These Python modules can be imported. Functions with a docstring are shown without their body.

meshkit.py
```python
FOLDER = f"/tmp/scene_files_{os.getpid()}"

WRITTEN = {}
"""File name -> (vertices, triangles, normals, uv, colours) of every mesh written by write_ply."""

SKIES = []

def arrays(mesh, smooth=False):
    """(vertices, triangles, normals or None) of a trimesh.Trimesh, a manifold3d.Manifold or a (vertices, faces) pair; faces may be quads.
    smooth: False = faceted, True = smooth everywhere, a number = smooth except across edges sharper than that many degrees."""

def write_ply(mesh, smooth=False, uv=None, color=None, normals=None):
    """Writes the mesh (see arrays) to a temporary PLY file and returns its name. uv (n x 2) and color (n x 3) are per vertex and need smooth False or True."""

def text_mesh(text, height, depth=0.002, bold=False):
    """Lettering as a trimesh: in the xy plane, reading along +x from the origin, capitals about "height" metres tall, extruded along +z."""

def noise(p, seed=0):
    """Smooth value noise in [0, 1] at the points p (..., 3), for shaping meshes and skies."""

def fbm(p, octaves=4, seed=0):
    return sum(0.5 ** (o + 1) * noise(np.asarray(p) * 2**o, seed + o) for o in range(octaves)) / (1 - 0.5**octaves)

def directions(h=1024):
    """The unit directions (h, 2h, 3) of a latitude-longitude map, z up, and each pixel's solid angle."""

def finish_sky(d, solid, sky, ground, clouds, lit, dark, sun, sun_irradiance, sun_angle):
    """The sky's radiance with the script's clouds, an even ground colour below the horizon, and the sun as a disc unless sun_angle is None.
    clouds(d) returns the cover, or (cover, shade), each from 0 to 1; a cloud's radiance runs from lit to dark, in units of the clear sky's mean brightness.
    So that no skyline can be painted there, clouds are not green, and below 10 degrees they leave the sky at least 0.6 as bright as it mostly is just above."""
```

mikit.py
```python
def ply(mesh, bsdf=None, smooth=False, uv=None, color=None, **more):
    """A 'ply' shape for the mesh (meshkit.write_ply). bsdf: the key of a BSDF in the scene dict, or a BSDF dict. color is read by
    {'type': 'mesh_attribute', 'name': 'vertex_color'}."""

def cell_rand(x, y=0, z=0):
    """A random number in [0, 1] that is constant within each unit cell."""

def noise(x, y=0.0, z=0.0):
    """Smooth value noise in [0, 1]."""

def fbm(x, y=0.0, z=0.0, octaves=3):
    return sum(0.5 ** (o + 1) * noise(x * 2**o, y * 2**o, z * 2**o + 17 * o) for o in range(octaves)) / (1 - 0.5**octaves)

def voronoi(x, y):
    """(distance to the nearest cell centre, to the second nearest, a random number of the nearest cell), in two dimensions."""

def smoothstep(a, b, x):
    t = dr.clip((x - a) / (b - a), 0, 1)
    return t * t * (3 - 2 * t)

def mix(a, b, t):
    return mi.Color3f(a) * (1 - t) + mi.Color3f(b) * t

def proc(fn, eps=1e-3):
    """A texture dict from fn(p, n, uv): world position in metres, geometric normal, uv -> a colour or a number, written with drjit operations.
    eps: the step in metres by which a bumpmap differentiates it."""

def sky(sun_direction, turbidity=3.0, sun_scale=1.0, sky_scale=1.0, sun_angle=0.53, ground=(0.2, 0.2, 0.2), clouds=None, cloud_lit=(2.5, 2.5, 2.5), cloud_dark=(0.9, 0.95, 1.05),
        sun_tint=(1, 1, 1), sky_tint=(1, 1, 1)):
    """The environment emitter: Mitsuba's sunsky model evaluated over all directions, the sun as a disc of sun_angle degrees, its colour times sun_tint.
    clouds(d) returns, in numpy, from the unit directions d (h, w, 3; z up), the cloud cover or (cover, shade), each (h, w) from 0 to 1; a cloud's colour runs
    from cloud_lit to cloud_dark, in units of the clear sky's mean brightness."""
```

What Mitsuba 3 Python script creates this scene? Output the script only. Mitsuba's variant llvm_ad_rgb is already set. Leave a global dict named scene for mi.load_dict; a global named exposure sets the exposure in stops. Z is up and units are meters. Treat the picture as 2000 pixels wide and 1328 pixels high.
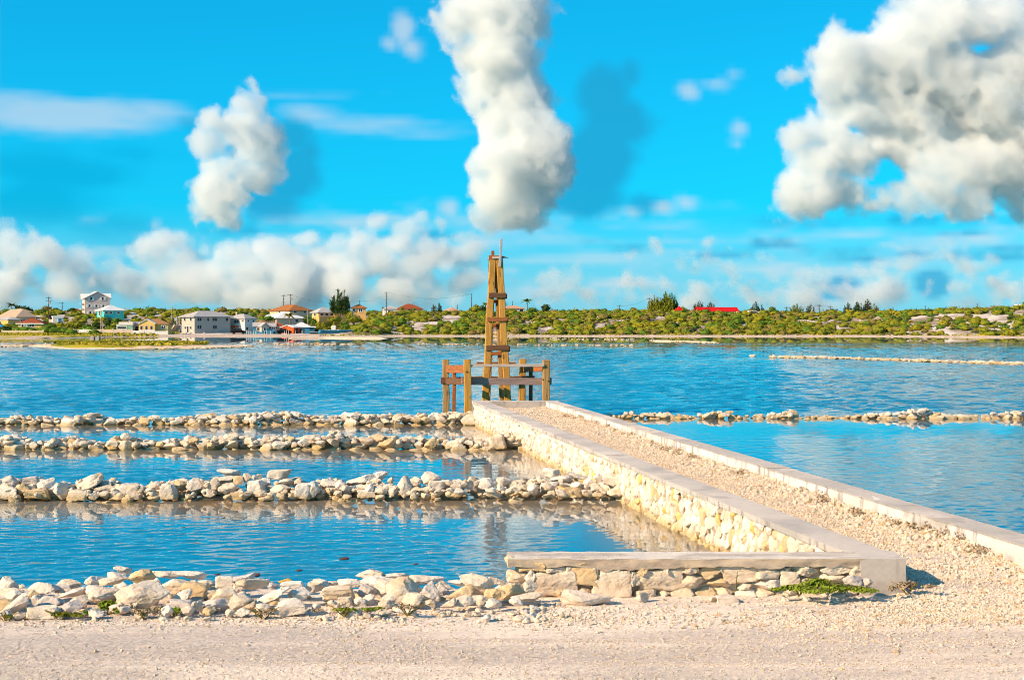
import math, random
import numpy as np, trimesh, mitsuba as mi, drjit as dr
import mikit, meshkit
from mikit import noise, fbm, smoothstep, mix, proc
from trimesh.creation import icosphere

T = mi.ScalarTransform4f
scene, labels, used = {}, {}, set()
rng = np.random.default_rng(7)

# ------------------------------------------------------------------ camera, sky, exposure
EYE, FOC, HOR = 2.8, 3000.0, 634.0
scene['camera'] = dict(type='perspective', fov=36.87, fov_axis='x', near_clip=0.1, far_clip=20000.0,
                       to_world=T().look_at(origin=[0, 0, EYE], target=[0, 100, EYE], up=[0, 0, 1]),
                       principal_point_offset_y=(664.0 - HOR) / 1328.0)
exposure = 2.4
SUN_AZ, SUN_EL = math.radians(57), math.radians(27)
SUN = (-math.sin(SUN_AZ) * math.cos(SUN_EL), -math.cos(SUN_AZ) * math.cos(SUN_EL), math.sin(SUN_EL))


def sky_units(px, py):                       # a place in the sky as (azimuth, elevation), in 1/3000 rad
    x = (px - 1000) / 3000
    return 3000 * math.atan(x), 3000 * math.atan((634 - py) / 3000 / math.hypot(1, x))


def nz(a, e, s, seed, sy=1.0):
    return meshkit.fbm(np.stack([a / s, e / (s * sy), np.full_like(a, seed * 3.7)], -1), 4, seed) - 0.5


def blobs(a, e, items):
    f = np.full(a.shape, -1e3)
    for px, py, rx, ry in items:
        cx, cy = sky_units(px, py)
        f = np.maximum(f, (1 - np.hypot((a - cx) / rx, (e - cy) / ry)) * min(rx, ry))
    return f


FAINT = [(785, 60, 30, 45), (760, 85, 26, 22), (805, 95, 30, 26), (1345, 180, 26, 22), (1400, 165, 40, 16), (1435, 145, 20, 18), (1445, 250, 24, 26), (1440, 280, 24, 14), (875, 405, 34, 26), (1235, 415, 28, 16),
         (1290, 405, 30, 18), (1340, 395, 30, 16), (305, 440, 18, 18), (320, 470, 30, 24)]
SHADED = [(1180, 180, 64, 64), (1210, 240, 84, 62), (1170, 310, 84, 84), (1140, 380, 95, 62), (1230, 150, 30, 34), (1290, 240, 20, 12), (1060, 440, 110, 14), (1260, 400, 50, 30),
          (575, 262, 44, 46), (605, 295, 34, 44), (570, 345, 66, 64), (540, 400, 76, 48), (480, 450, 80, 12), (365, 242, 26, 16), (1800, 430, 220, 14), (1560, 436, 120, 12)]
STREAKS = [(1200, 505, 260, 20), (1500, 525, 220, 18), (1780, 522, 220, 14), (1650, 460, 170, 12), (1900, 470, 120, 14), (1300, 442, 120, 12), (700, 428, 200, 16), (560, 470, 120, 16), (1060, 470, 150, 14), (1400, 470, 120, 10), (1950, 545, 120, 12), (1250, 555, 160, 12), (120, 228, 250, 42), (300, 215, 90, 22), (60, 200, 160, 20), (600, 225, 70, 24), (720, 245, 160, 20), (830, 262, 90, 10), (610, 187, 80, 6)]
VEIL = [(90, 330, 220, 50), (60, 400, 200, 60), (240, 440, 160, 40), (250, 300, 160, 30)]
LOWDARK = [(1420, 497, 75, 11), (1380, 500, 30, 14), (1510, 478, 70, 12), (1480, 472, 26, 10), (1650, 492, 85, 12), (1690, 505, 70, 10), (1790, 500, 50, 12), (1920, 500, 90, 14), (1950, 485, 60, 10),
           (1240, 485, 50, 10), (1140, 474, 45, 7), (850, 460, 60, 12), (720, 466, 80, 6), (280, 480, 32, 8), (1640, 560, 50, 22), (1820, 555, 42, 30), (1740, 570, 36, 22), (1630, 575, 60, 14), (580, 585, 60, 20),
           (590, 555, 26, 24), (1870, 455, 120, 8)]


def billow(a, e, s, seed):                   # puffy noise: round tops, sharp creases
    f, w, t = 0, 1.0, 0
    for o in range(3):
        p = np.stack([a / s * 2 ** o, e / s * 2 ** o, np.full_like(a, seed + o * 7.3)], -1)
        f = f + w * (1 - np.abs(2 * meshkit.noise(p, seed + o) - 1) * 1.6)
        t += w
        w *= 0.5
    return f / t - 0.35


def billow(a, e, s, seed):                   # puffy noise: round tops, sharp creases
    f, w, t = 0, 1.0, 0
    for o in range(2):
        p = np.stack([a / s * 2 ** o, e / s * 2 ** o, np.full_like(a, seed + o * 7.3)], -1)
        f = f + w * (1 - np.abs(2 * meshkit.noise(p, seed + o) - 1) * 1.6)
        t += w
        w *= 0.5
    return f / t - 0.35


def clouds(d):
    az, el = np.arctan2(d[..., 0], d[..., 1]) * 3000, np.arcsin(np.clip(d[..., 2], -1, 1)) * 3000
    cover, shade = np.zeros(az.shape), np.zeros(az.shape)
    # everywhere else the sky goes on with scattered fair-weather clouds
    p = np.stack([d[..., 0], d[..., 1], d[..., 2] * 2.2], -1) * 4.5
    g = meshkit.fbm(p, 5, 21)
    cover[:] = mikit_step(0.56, 0.68, g) * 0.85
    shade[:] = np.clip(0.35 + 2.2 * (meshkit.fbm(p + [0.1, 0.1, 0.12], 4, 21) - g + 0.03), 0, 0.8)
    win = (np.abs(az) < 1150) & (el < 760)
    blend = np.clip((1150 - np.abs(az)) / 140, 0, 1) * np.clip((760 - el) / 90, 0, 1)
    a, e, k = az[win], el[win], blend[win]
    c, s = np.zeros(a.shape), np.zeros(a.shape)

    def over(cc, ss):
        nonlocal c, s
        cc = np.clip(cc, 0, 1)
        n = cc + c * (1 - cc)
        s = np.where(n > 1e-6, (cc * ss + c * (1 - cc) * s) / np.maximum(n, 1e-6), 0)
        c = n

    over(mikit_step(240, 20, e) * 0.40, 0.36)
    f = 1.3 * nz(a, e, 130, 71, 0.25) + 0.5 * nz(a, e, 50, 72, 0.35)
    over(mikit_step(0.0, 0.35, f) * 0.5 * mikit_step(260, 190, e) * mikit_step(10, 60, e), 0.18)                       # pale haze towards the horizon
    f = blobs(a, e, STREAKS) + 26 * nz(a, e, 150, 15, 0.12) + 9 * nz(a, e, 40, 17, 0.3)
    over(mikit_step(-4, 26, f) * 0.50, 0.12)
    f = blobs(a, e, VEIL) + 70 * nz(a, e, 90, 14, 0.5)
    over(mikit_step(-10, 45, f) * 0.5, 1.0)
    wob = 34 * nz(a, e, 46, 18) + 9 * nz(a, e, 24, 19)
    f = blobs(a, e, SHADED) + 1.2 * wob
    over(mikit_step(-4, 30, f) * 0.85, 0.98)
    f = blobs(a, e, FAINT) + wob
    over(mikit_step(0, 24, f) * 0.62, 0.2)
    f = blobs(a, e, LOWDARK) + 20 * nz(a, e, 40, 24, 0.5) + 8 * nz(a, e, 24, 25)
    over(mikit_step(-2, 13, f) * 0.72, 0.96)
    cover[win] = cover[win] * (1 - k) + c * k
    shade[win] = shade[win] * (1 - k) + s * k
    return cover, shade


def mikit_step(a, b, x):
    t = np.clip((x - a) / (b - a), 0, 1)
    return t * t * (3 - 2 * t)


scene['sky'] = mikit.sky(SUN, turbidity=3, sun_scale=1.0, sky_scale=1.0, sun_tint=(1.07, 0.98, 0.955), sky_tint=(0.02, 0.80, 1.03),
                         clouds=clouds, cloud_lit=(2.6, 2.7, 2.75), cloud_dark=(0.0, 1.22, 2.2), ground=(0.1, 0.25, 0.3))


# ------------------------------------------------------------------ helpers
def at(px, py, Y):
    return np.array([(px - 1000) / FOC * Y, Y, EYE - (py - HOR) / FOC * Y])


def on(px, py, z=0.0):                        # where the ray of a pixel meets the level z
    Y = (EYE - z) * FOC / (py - HOR)
    return np.array([(px - 1000) / FOC * Y, Y, z])


def fresh(name, parent=None):
    base = f'{parent}__{name}' if parent else name
    k, n = base, 0
    while k in used:
        n += 1
        k = f'{base}_{n:03d}'
    used.add(k)
    return k


def tag(k, label=None, category=None, group=None, kind=None):
    d = {n: v for n, v in dict(label=label, category=category, group=group, kind=kind).items() if v}
    if d:
        labels[k] = d


def thing(name, label, category, group=None):
    k = fresh(name)
    tag(k, label, category, group)
    return k


def put(name, mesh, mat, parent=None, smooth=False, label=None, category=None, group=None, kind=None, to_world=None):
    """One shape entry: a mesh, or the dict of a mesh that is already written."""
    k = fresh(name, parent)
    d = dict(mesh) if isinstance(mesh, dict) else mikit.ply(mesh, None, smooth=smooth)
    d['bsdf'] = {'type': 'ref', 'id': 'mat_' + mat}
    if to_world is not None:
        d['to_world'] = T(np.asarray(to_world, float))
    scene[k] = d
    tag(k, label, category, group, kind)
    return k


def rotz(a):
    c, s = math.cos(a), math.sin(a)
    return np.array([[c, -s, 0, 0], [s, c, 0, 0], [0, 0, 1, 0], [0, 0, 0, 1.0]])


def rot_axis(axis, a):
    return trimesh.transformations.rotation_matrix(a, axis)


def move(p):
    m = np.eye(4)
    m[:3, 3] = p
    return m


def scl(x, y, z):
    return np.diag([x, y, z, 1.0])


def box(x0, x1, y0, y1, z0, z1):
    m = trimesh.creation.box([x1 - x0, y1 - y0, z1 - z0])
    m.apply_translation([(x0 + x1) / 2, (y0 + y1) / 2, (z0 + z1) / 2])
    return m


def cat(ms):
    return trimesh.util.concatenate(list(ms))


def bar(p, q, w, h, up=(0, 0, 1), bevel=0.12, wob=0.0, seg=1, roll=0.0, seed=0):
    """A timber from p to q, w wide and h high, with bevelled edges."""
    p, q = np.asarray(p, float), np.asarray(q, float)
    t = (q - p) / np.linalg.norm(q - p)
    s = np.cross(t, up)
    if np.linalg.norm(s) < 1e-3:
        s = np.array([1.0, 0, 0])
    s /= np.linalg.norm(s)
    u = np.cross(s, t)
    s, u = s * math.cos(roll) + u * math.sin(roll), u * math.cos(roll) - s * math.sin(roll)
    b = bevel * min(w, h) / 2
    sec = np.array([[-w / 2 + b, -h / 2], [w / 2 - b, -h / 2], [w / 2, -h / 2 + b], [w / 2, h / 2 - b], [w / 2 - b, h / 2], [-w / 2 + b, h / 2], [-w / 2, h / 2 - b], [-w / 2, -h / 2 + b]])
    n, v = len(sec), []
    for i in range(seg + 1):
        c = p + (q - p) * i / seg
        if wob:
            r = np.random.default_rng(seed * 97 + i)
            c = c + (s * r.normal() + u * r.normal()) * wob
        v.append(c + sec[:, :1] * s + sec[:, 1:] * u)
    v = np.vstack(v)
    f = []
    for i in range(seg):
        for j in range(n):
            a, bb = i * n + j, i * n + (j + 1) % n
            f += [[a, bb, bb + n], [a, bb + n, a + n]]
    for base, flip in ((0, True), (seg * n, False)):
        for j in range(1, n - 1):
            f.append([base, base + j + 1, base + j] if flip else [base, base + j, base + j + 1])
    return trimesh.Trimesh(v, f, process=False)


def tube(pts, r0, r1, sides=6):
    pts = np.asarray(pts, float)
    n = len(pts)
    t = np.gradient(pts, axis=0)
    t /= np.linalg.norm(t, axis=1, keepdims=True)
    ref = np.where(np.abs(t[:, 2:]) < 0.9, [[0, 0, 1.0]], [[1.0, 0, 0]])
    a = np.cross(t, ref)
    a /= np.linalg.norm(a, axis=1, keepdims=True)
    b = np.cross(t, a)
    ang = np.arange(sides) * 2 * np.pi / sides
    r = np.linspace(r0, r1, n)[:, None, None]
    v = (pts[:, None] + r * (np.cos(ang)[None, :, None] * a[:, None] + np.sin(ang)[None, :, None] * b[:, None])).reshape(-1, 3)
    f = []
    for i in range(n - 1):
        for j in range(sides):
            k, l = i * sides + j, i * sides + (j + 1) % sides
            f += [[k, l, l + sides], [k, l + sides, k + sides]]
    for j in range(1, sides - 1):
        f += [[0, j, j + 1], [(n - 1) * sides, (n - 1) * sides + j + 1, (n - 1) * sides + j]]
    m = trimesh.Trimesh(v, f, process=False)
    m.fix_normals()
    return m


def grid(xs, ys, zfun):
    X, Y = np.meshgrid(xs, ys)
    Z = zfun(X, Y)
    n, m = X.shape
    i, j = np.meshgrid(np.arange(n - 1), np.arange(m - 1), indexing='ij')
    a = i * m + j
    return np.stack([X.ravel(), Y.ravel(), Z.ravel()], 1), np.stack([a, a + 1, a + m + 1, a + m], -1).reshape(-1, 4)


def noise2(X, Y, s, seed, octaves=4):
    return meshkit.fbm(np.stack([X / s, Y / s, np.full_like(X, seed * 1.37)], -1), octaves, seed) - 0.5


# ------------------------------------------------------------------ materials
def mat(key, colour, rough=0.9, spec=0.2, bump=None, bscale=1.0, eps=1e-3, metallic=0.0):
    base = {'type': 'rgb', 'value': list(colour)} if isinstance(colour, (tuple, list)) else proc(colour)
    d = {'type': 'principled', 'base_color': base, 'roughness': rough, 'specular': spec, 'metallic': metallic}
    if bump is not None:
        d = {'type': 'bumpmap', 'arbitrary': proc(bump, eps), 'scale': bscale, 'nested': d}
    scene['mat_' + key] = {'type': 'twosided', 'nested': d}


def flat(key, colour):
    scene['mat_' + key] = {'type': 'twosided', 'nested': {'type': 'diffuse', 'reflectance': {'type': 'rgb', 'value': list(colour)}}}


def rock_bump(p, n, uv):
    return 0.034 * fbm(p.x * 9, p.y * 9, p.z * 9, 4) + 0.009 * fbm(p.x * 55, p.y * 55, p.z * 55, 2)


def rock_colour(a, b, stain):
    def fn(p, n, uv):
        k = fbm(p.x * 3.1, p.y * 3.1, p.z * 3.1, 3)
        g = fbm(p.x * 24, p.y * 24, p.z * 24, 3)
        c = mix(a, b, smoothstep(0.35, 0.68, k))
        c = mix(c, (0.50, 0.36, 0.20), smoothstep(0.56, 0.74, fbm(p.x * 5 + 9, p.y * 5, p.z * 5, 3)) * stain)
        c = c * (0.80 + 0.34 * g)
        return mix(c, (0.40, 0.27, 0.10), smoothstep(0.17, 0.02, p.z) * 0.7)
    return fn


mat('rock_white', rock_colour((0.72, 0.64, 0.56), (0.60, 0.51, 0.43), 0.35), 0.95, 0.1, rock_bump)
mat('rock_cream', rock_colour((0.68, 0.58, 0.47), (0.58, 0.47, 0.36), 0.5), 0.95, 0.1, rock_bump)
mat('rock_tan', rock_colour((0.58, 0.42, 0.24), (0.52, 0.40, 0.26), 0.9), 0.95, 0.1, rock_bump)
mat('rock_grey', rock_colour((0.50, 0.44, 0.41), (0.56, 0.50, 0.45), 0.25), 0.95, 0.1, rock_bump)
mat('rock_ochre', rock_colour((0.60, 0.38, 0.10), (0.62, 0.46, 0.20), 0.3), 0.95, 0.1, rock_bump)
mat('mortar', lambda p, n, uv: mix((0.50, 0.42, 0.32), (0.64, 0.55, 0.43), fbm(p.x * 7, p.y * 7, p.z * 7, 3)), 0.95, 0.1, rock_bump)

mat('mortar_dark', lambda p, n, uv: mix((0.26, 0.19, 0.11), (0.42, 0.33, 0.22), fbm(p.x * 7, p.y * 7, p.z * 7, 3)), 0.95, 0.1)


def sand_colour(p, n, uv):
    k = 0.55 * fbm(p.x * 0.55, p.y * 1.6, 0, 4) + 0.45 * fbm(p.x * 0.22 + 0.15 * p.y, p.y * 4.2, 2, 3)
    g = fbm(p.x * 42, p.y * 42, 3, 3)
    c = mix((0.45, 0.385, 0.345), (0.65, 0.555, 0.48), smoothstep(0.36, 0.62, k))
    c = mix(c, (0.66, 0.575, 0.48), smoothstep(0.58, 0.72, noise(p.x * 75, p.y * 75, 1)) * 0.55)
    c = mix(c, (0.25, 0.19, 0.15), smoothstep(0.82, 0.90, noise(p.x * 38, p.y * 38, 5)) * 0.6)
    return c * (0.86 + 0.26 * g)


mat('sand', sand_colour, 0.95, 0.1, lambda p, n, uv: 0.012 * fbm(p.x * 22, p.y * 22, 0, 4) + 0.007 * smoothstep(0.55, 0.8, noise(p.x * 60, p.y * 60, 0)))


def gravel_colour(a, b, c2):
    def fn(p, n, uv):
        r = mikit.cell_rand(p.x * 18, p.y * 18, p.z * 18)
        return mix(mix(a, b, r), c2, smoothstep(0.8, 0.95, mikit.cell_rand(p.y * 15 + 3, p.x * 15, p.z * 15)))
    return fn


mat('gravel', gravel_colour((0.66, 0.56, 0.46), (0.56, 0.46, 0.36), (0.50, 0.36, 0.22)), 0.95, 0.1, lambda p, n, uv: 0.01 * fbm(p.x * 50, p.y * 50, p.z * 50, 2))
mat('gravel_bed', lambda p, n, uv: mix((0.44, 0.35, 0.26), (0.58, 0.48, 0.38), fbm(p.x * 16, p.y * 16, 0, 4)), 0.95, 0.1, lambda p, n, uv: 0.03 * fbm(p.x * 20, p.y * 20, 0, 4))


def concrete(a, b):
    def fn(p, n, uv):
        k = fbm(p.x * 1.1, p.y * 1.1, p.z * 3, 4)
        streak = smoothstep(0.50, 0.72, fbm(p.x * 7, p.y * 7, p.z * 0.8, 3)) * smoothstep(0.5, 0.2, dr.abs(n.z))
        c = mix(a, b, smoothstep(0.3, 0.7, k)) * (0.88 + 0.22 * fbm(p.x * 30, p.y * 30, p.z * 30, 3))
        c = mix(c, (0.17, 0.15, 0.14), streak * 0.75)
        return mix(c, (0.20, 0.18, 0.17), smoothstep(0.56, 0.70, fbm(p.x * 2.3 + 4, p.y * 2.3, p.z * 2.3, 4)) * 0.45)
    return fn


cbump = lambda p, n, uv: 0.006 * fbm(p.x * 14, p.y * 14, p.z * 14, 4)
mat('concrete', concrete((0.33, 0.305, 0.29), (0.43, 0.39, 0.36)), 0.9, 0.2, cbump)
mat('concrete_tan', lambda p, n, uv: mix(mix((0.46, 0.37, 0.28), (0.34, 0.28, 0.225), smoothstep(0.35, 0.65, fbm(p.x * 5, p.y * 5, p.z * 9, 4))), mix((0.50, 0.46, 0.42), (0.36, 0.32, 0.29), smoothstep(0.4, 0.62, fbm(p.x * 2.2, p.y * 6, 0, 4))), smoothstep(0.5, 0.9, dr.abs(n.z))), 0.95, 0.1, lambda p, n, uv: 0.02 * fbm(p.x * 12, p.y * 12, p.z * 12, 4))
mat('concrete_white', concrete((0.60, 0.575, 0.56), (0.48, 0.455, 0.44)), 0.9, 0.2, cbump)


def wood(a, b, vertical=True):
    def fn(p, n, uv):
        q = (p.x * 34, p.y * 34, p.z * 1.6) if vertical else (p.x * 1.8, p.y * 14, p.z * 46)
        k = fbm(*q, 3)
        c = mix(a, b, smoothstep(0.3, 0.7, k))
        return mix(c, (0.10, 0.05, 0.02), smoothstep(0.64, 0.76, fbm(q[0] * 0.6 + 7, q[1] * 0.6, q[2] * 1.7, 3)) * 0.75)
    return fn


wbump = lambda p, n, uv: 0.006 * fbm(p.x * 40, p.y * 40, p.z * 3, 3)
mat('wood_gold', wood((0.50, 0.27, 0.055), (0.36, 0.18, 0.035)), 0.75, 0.25, wbump)
mat('wood_dull', wood((0.40, 0.24, 0.09), (0.28, 0.16, 0.06)), 0.8, 0.2, wbump)
mat('wood_rust', wood((0.36, 0.13, 0.04), (0.22, 0.08, 0.03), False), 0.8, 0.2)
mat('wood_brown', wood((0.17, 0.085, 0.045), (0.11, 0.055, 0.03), False), 0.8, 0.2)
mat('wood_grey', wood((0.34, 0.24, 0.21), (0.24, 0.17, 0.15), False), 0.85, 0.2)
mat('wood_pale', wood((0.55, 0.46, 0.38), (0.42, 0.34, 0.28), False), 0.85, 0.2)
mat('metal_grey', (0.34, 0.36, 0.40), 0.5, 0.4)
flat('metal_dark', (0.05, 0.045, 0.05))

for key, col in dict(leaf_olive=(0.19, 0.20, 0.022), leaf_green=(0.095, 0.165, 0.022), leaf_dark=(0.045, 0.075, 0.02), leaf_yellow=(0.24, 0.21, 0.018), leaf_brown=(0.19, 0.15, 0.045), leaf_fresh=(0.20, 0.26, 0.03),
                     leaf_dry=(0.40, 0.31, 0.20), casuarina=(0.070, 0.075, 0.035)).items():
    flat(key, col)
mat('grass_far', lambda p, n, uv: mix((0.34, 0.28, 0.03), (0.17, 0.18, 0.025), smoothstep(0.35, 0.65, fbm(p.x * 0.12, p.y * 0.05, 0, 3))), 0.95, 0.05)
flat('weed_red', (0.13, 0.075, 0.065))
flat('bark', (0.22, 0.17, 0.12))


def hill_colour(p, n, uv):
    k = fbm(p.x * 0.16, p.y * 0.16, p.z * 0.5, 4)
    c = mix((0.20, 0.16, 0.13), (0.46, 0.41, 0.38), smoothstep(0.38, 0.60, k))
    c = c * (0.7 + 0.55 * fbm(p.x * 1.3, p.y * 1.3, p.z * 2.6, 3))
    beach = smoothstep(0.55, 0.30, p.z)
    return mix(c, mix((0.32, 0.25, 0.20), (0.46, 0.38, 0.32), fbm(p.x * 0.3, p.y * 0.3, 0, 3)), beach)


mat('hill_soil', hill_colour, 0.95, 0.1, lambda p, n, uv: 0.5 * fbm(p.x * 0.9, p.y * 0.9, p.z * 1.5, 4), eps=0.05)
mat('spit_sand', lambda p, n, uv: mix((0.50, 0.37, 0.25), (0.66, 0.52, 0.40), fbm(p.x * 0.4, p.y * 0.4, 0, 4)), 0.95, 0.1)
flat('lake_mud', (0.10, 0.13, 0.10))


def water_body(p, n, uv):                     # deep blue; brown by walls and rows paints shallow bed plus warm reflections
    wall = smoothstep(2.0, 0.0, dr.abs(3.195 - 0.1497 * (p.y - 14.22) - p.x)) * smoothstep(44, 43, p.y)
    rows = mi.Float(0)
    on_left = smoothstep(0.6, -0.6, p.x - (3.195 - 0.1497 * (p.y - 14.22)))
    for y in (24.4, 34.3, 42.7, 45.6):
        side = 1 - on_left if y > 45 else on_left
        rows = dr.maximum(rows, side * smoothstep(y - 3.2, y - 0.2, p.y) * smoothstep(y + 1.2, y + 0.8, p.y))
    bed_and_reflection = dr.maximum(wall, rows) * (0.6 + 0.4 * noise(p.x * 1.5, p.y * 1.5, 0))
    return mix((0.008, 0.200, 0.345), (0.36, 0.23, 0.10), bed_and_reflection * 0.92)


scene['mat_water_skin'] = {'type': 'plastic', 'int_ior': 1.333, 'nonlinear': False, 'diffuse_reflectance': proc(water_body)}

# ------------------------------------------------------------------ layout of the causeway
WALK = np.array([-0.1480, 0.9890])            # direction of the causeway, away from the road
NEAR_Y, FAR_Y, CAP_Z = 14.22, 43.0, 0.65
L_OUT = lambda Y: 3.195 - 0.1497 * (Y - NEAR_Y)      # left wall: outer and inner edge of its cap
L_IN = lambda Y: 3.605 - 0.1490 * (Y - NEAR_Y)
R_IN = lambda Y: 5.079 - 0.1436 * (Y - NEAR_Y)       # right wall
R_OUT = lambda Y: 5.440 - 0.1455 * (Y - NEAR_Y)
ROW = {1: (42.6, 1.0), 2: (34.2, 1.0), 3: (24.4, 1.0)}        # the rock rows left of the causeway: front edge, depth


# ------------------------------------------------------------------ water: one rippled sheet
def waves(X, Y):
    r = np.random.default_rng(3)
    h = np.zeros_like(X)
    wx, wy = X + 0.5 * noise2(X, Y, 1.7, 31, 2) + 0.16 * noise2(X, Y, 0.4, 35, 2), Y + 0.5 * noise2(X, Y, 1.7, 33, 2) + 0.16 * noise2(X, Y, 0.4, 37, 2)
    cell = np.maximum(Y / 430, 0.03)
    for i in range(36):
        lam = 0.10 * (1.10 ** i)
        th = r.normal(0, 0.85) - 0.12
        k = 2 * np.pi / lam
        amp = lam * 0.0095 * np.where(Y > 46, np.exp(-(lam / 2.0) ** 2) * 1.25, np.exp(-(lam / 0.55) ** 2))
        fade = np.clip((lam - 2.2 * cell) / (1.6 * cell), 0, 1)
        h += amp * fade * np.sin(k * (wx * math.sin(th) + wy * math.cos(th)) + r.uniform(0, 6.28))
    gust = 0.55 + 0.9 * np.clip(noise2(X, Y * 0.45, 7, 41, 3) * 2.4 + 0.5, 0, 1)
    left = X < L_OUT(Y)
    a = np.zeros_like(X)
    for lo, hi in ((13, ROW[3][0]), (ROW[3][0] + 1, ROW[2][0]), (ROW[2][0] + 1, ROW[1][0])):      # sheltered behind each row, ruffled further down the wind
        s = hi + 0.5 * noise2(X, Y * 0, 2.0, 43, 2) * 3 - Y
        a = np.where((Y >= lo) & (Y < hi + 1) & left, 0.85 * mikit_step(1.2, 5.5, s), a)
    a *= np.where(left, 0.08 + 0.92 * mikit_step(1.0, 4.6, L_OUT(Y) - X + 2.5 * noise2(X, Y, 2.5, 45, 2)), 1)
    right = 0.05 + 0.75 * mikit_step(3.0, 13, 45.5 - Y + 10 * noise2(X, Y * 2, 8, 47, 2))
    a = np.where(~left & (Y < 46.5), right, a)
    lag = (0.27 + 0.33 * mikit_step(46.5, 52, Y)) * mikit_step(262, 235, Y + 24 * noise2(X, Y, 60, 49, 2))
    a = np.where(Y >= (44.0 if True else 0), np.where(left | (Y >= 46.5), lag, a), a)
    return h * (a * gust + 0.015)


ys = [12.6]
while ys[-1] < 420:
    ys.append(ys[-1] * (1 + 1 / 440))
ys = np.array(ys)
us = np.concatenate([np.linspace(-1.2, -0.36, 12)[:-1], np.linspace(-0.36, 0.36, 300), np.linspace(0.36, 1.2, 12)[1:]])
U, Yg = np.meshgrid(us, ys)
Xg = U * Yg
Zg = waves(Xg, Yg)
n, m = Xg.shape
i, j = np.meshgrid(np.arange(n - 1), np.arange(m - 1), indexing='ij')
q = i * m + j
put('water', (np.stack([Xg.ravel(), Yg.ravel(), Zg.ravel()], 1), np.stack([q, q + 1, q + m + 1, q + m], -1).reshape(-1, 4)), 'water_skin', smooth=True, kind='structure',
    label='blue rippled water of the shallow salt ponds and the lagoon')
put('lake_bed', grid(np.linspace(-900, 900, 10), np.array([16.5, 100, 300, 900]), lambda X, Y: X * 0 - 0.7), 'lake_mud', kind='structure')
put('ground', grid(np.linspace(-9000, 9000, 12), np.linspace(-6000, 12000, 12), lambda X, Y: X * 0 - 1.2), 'lake_mud', kind='structure')


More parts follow.
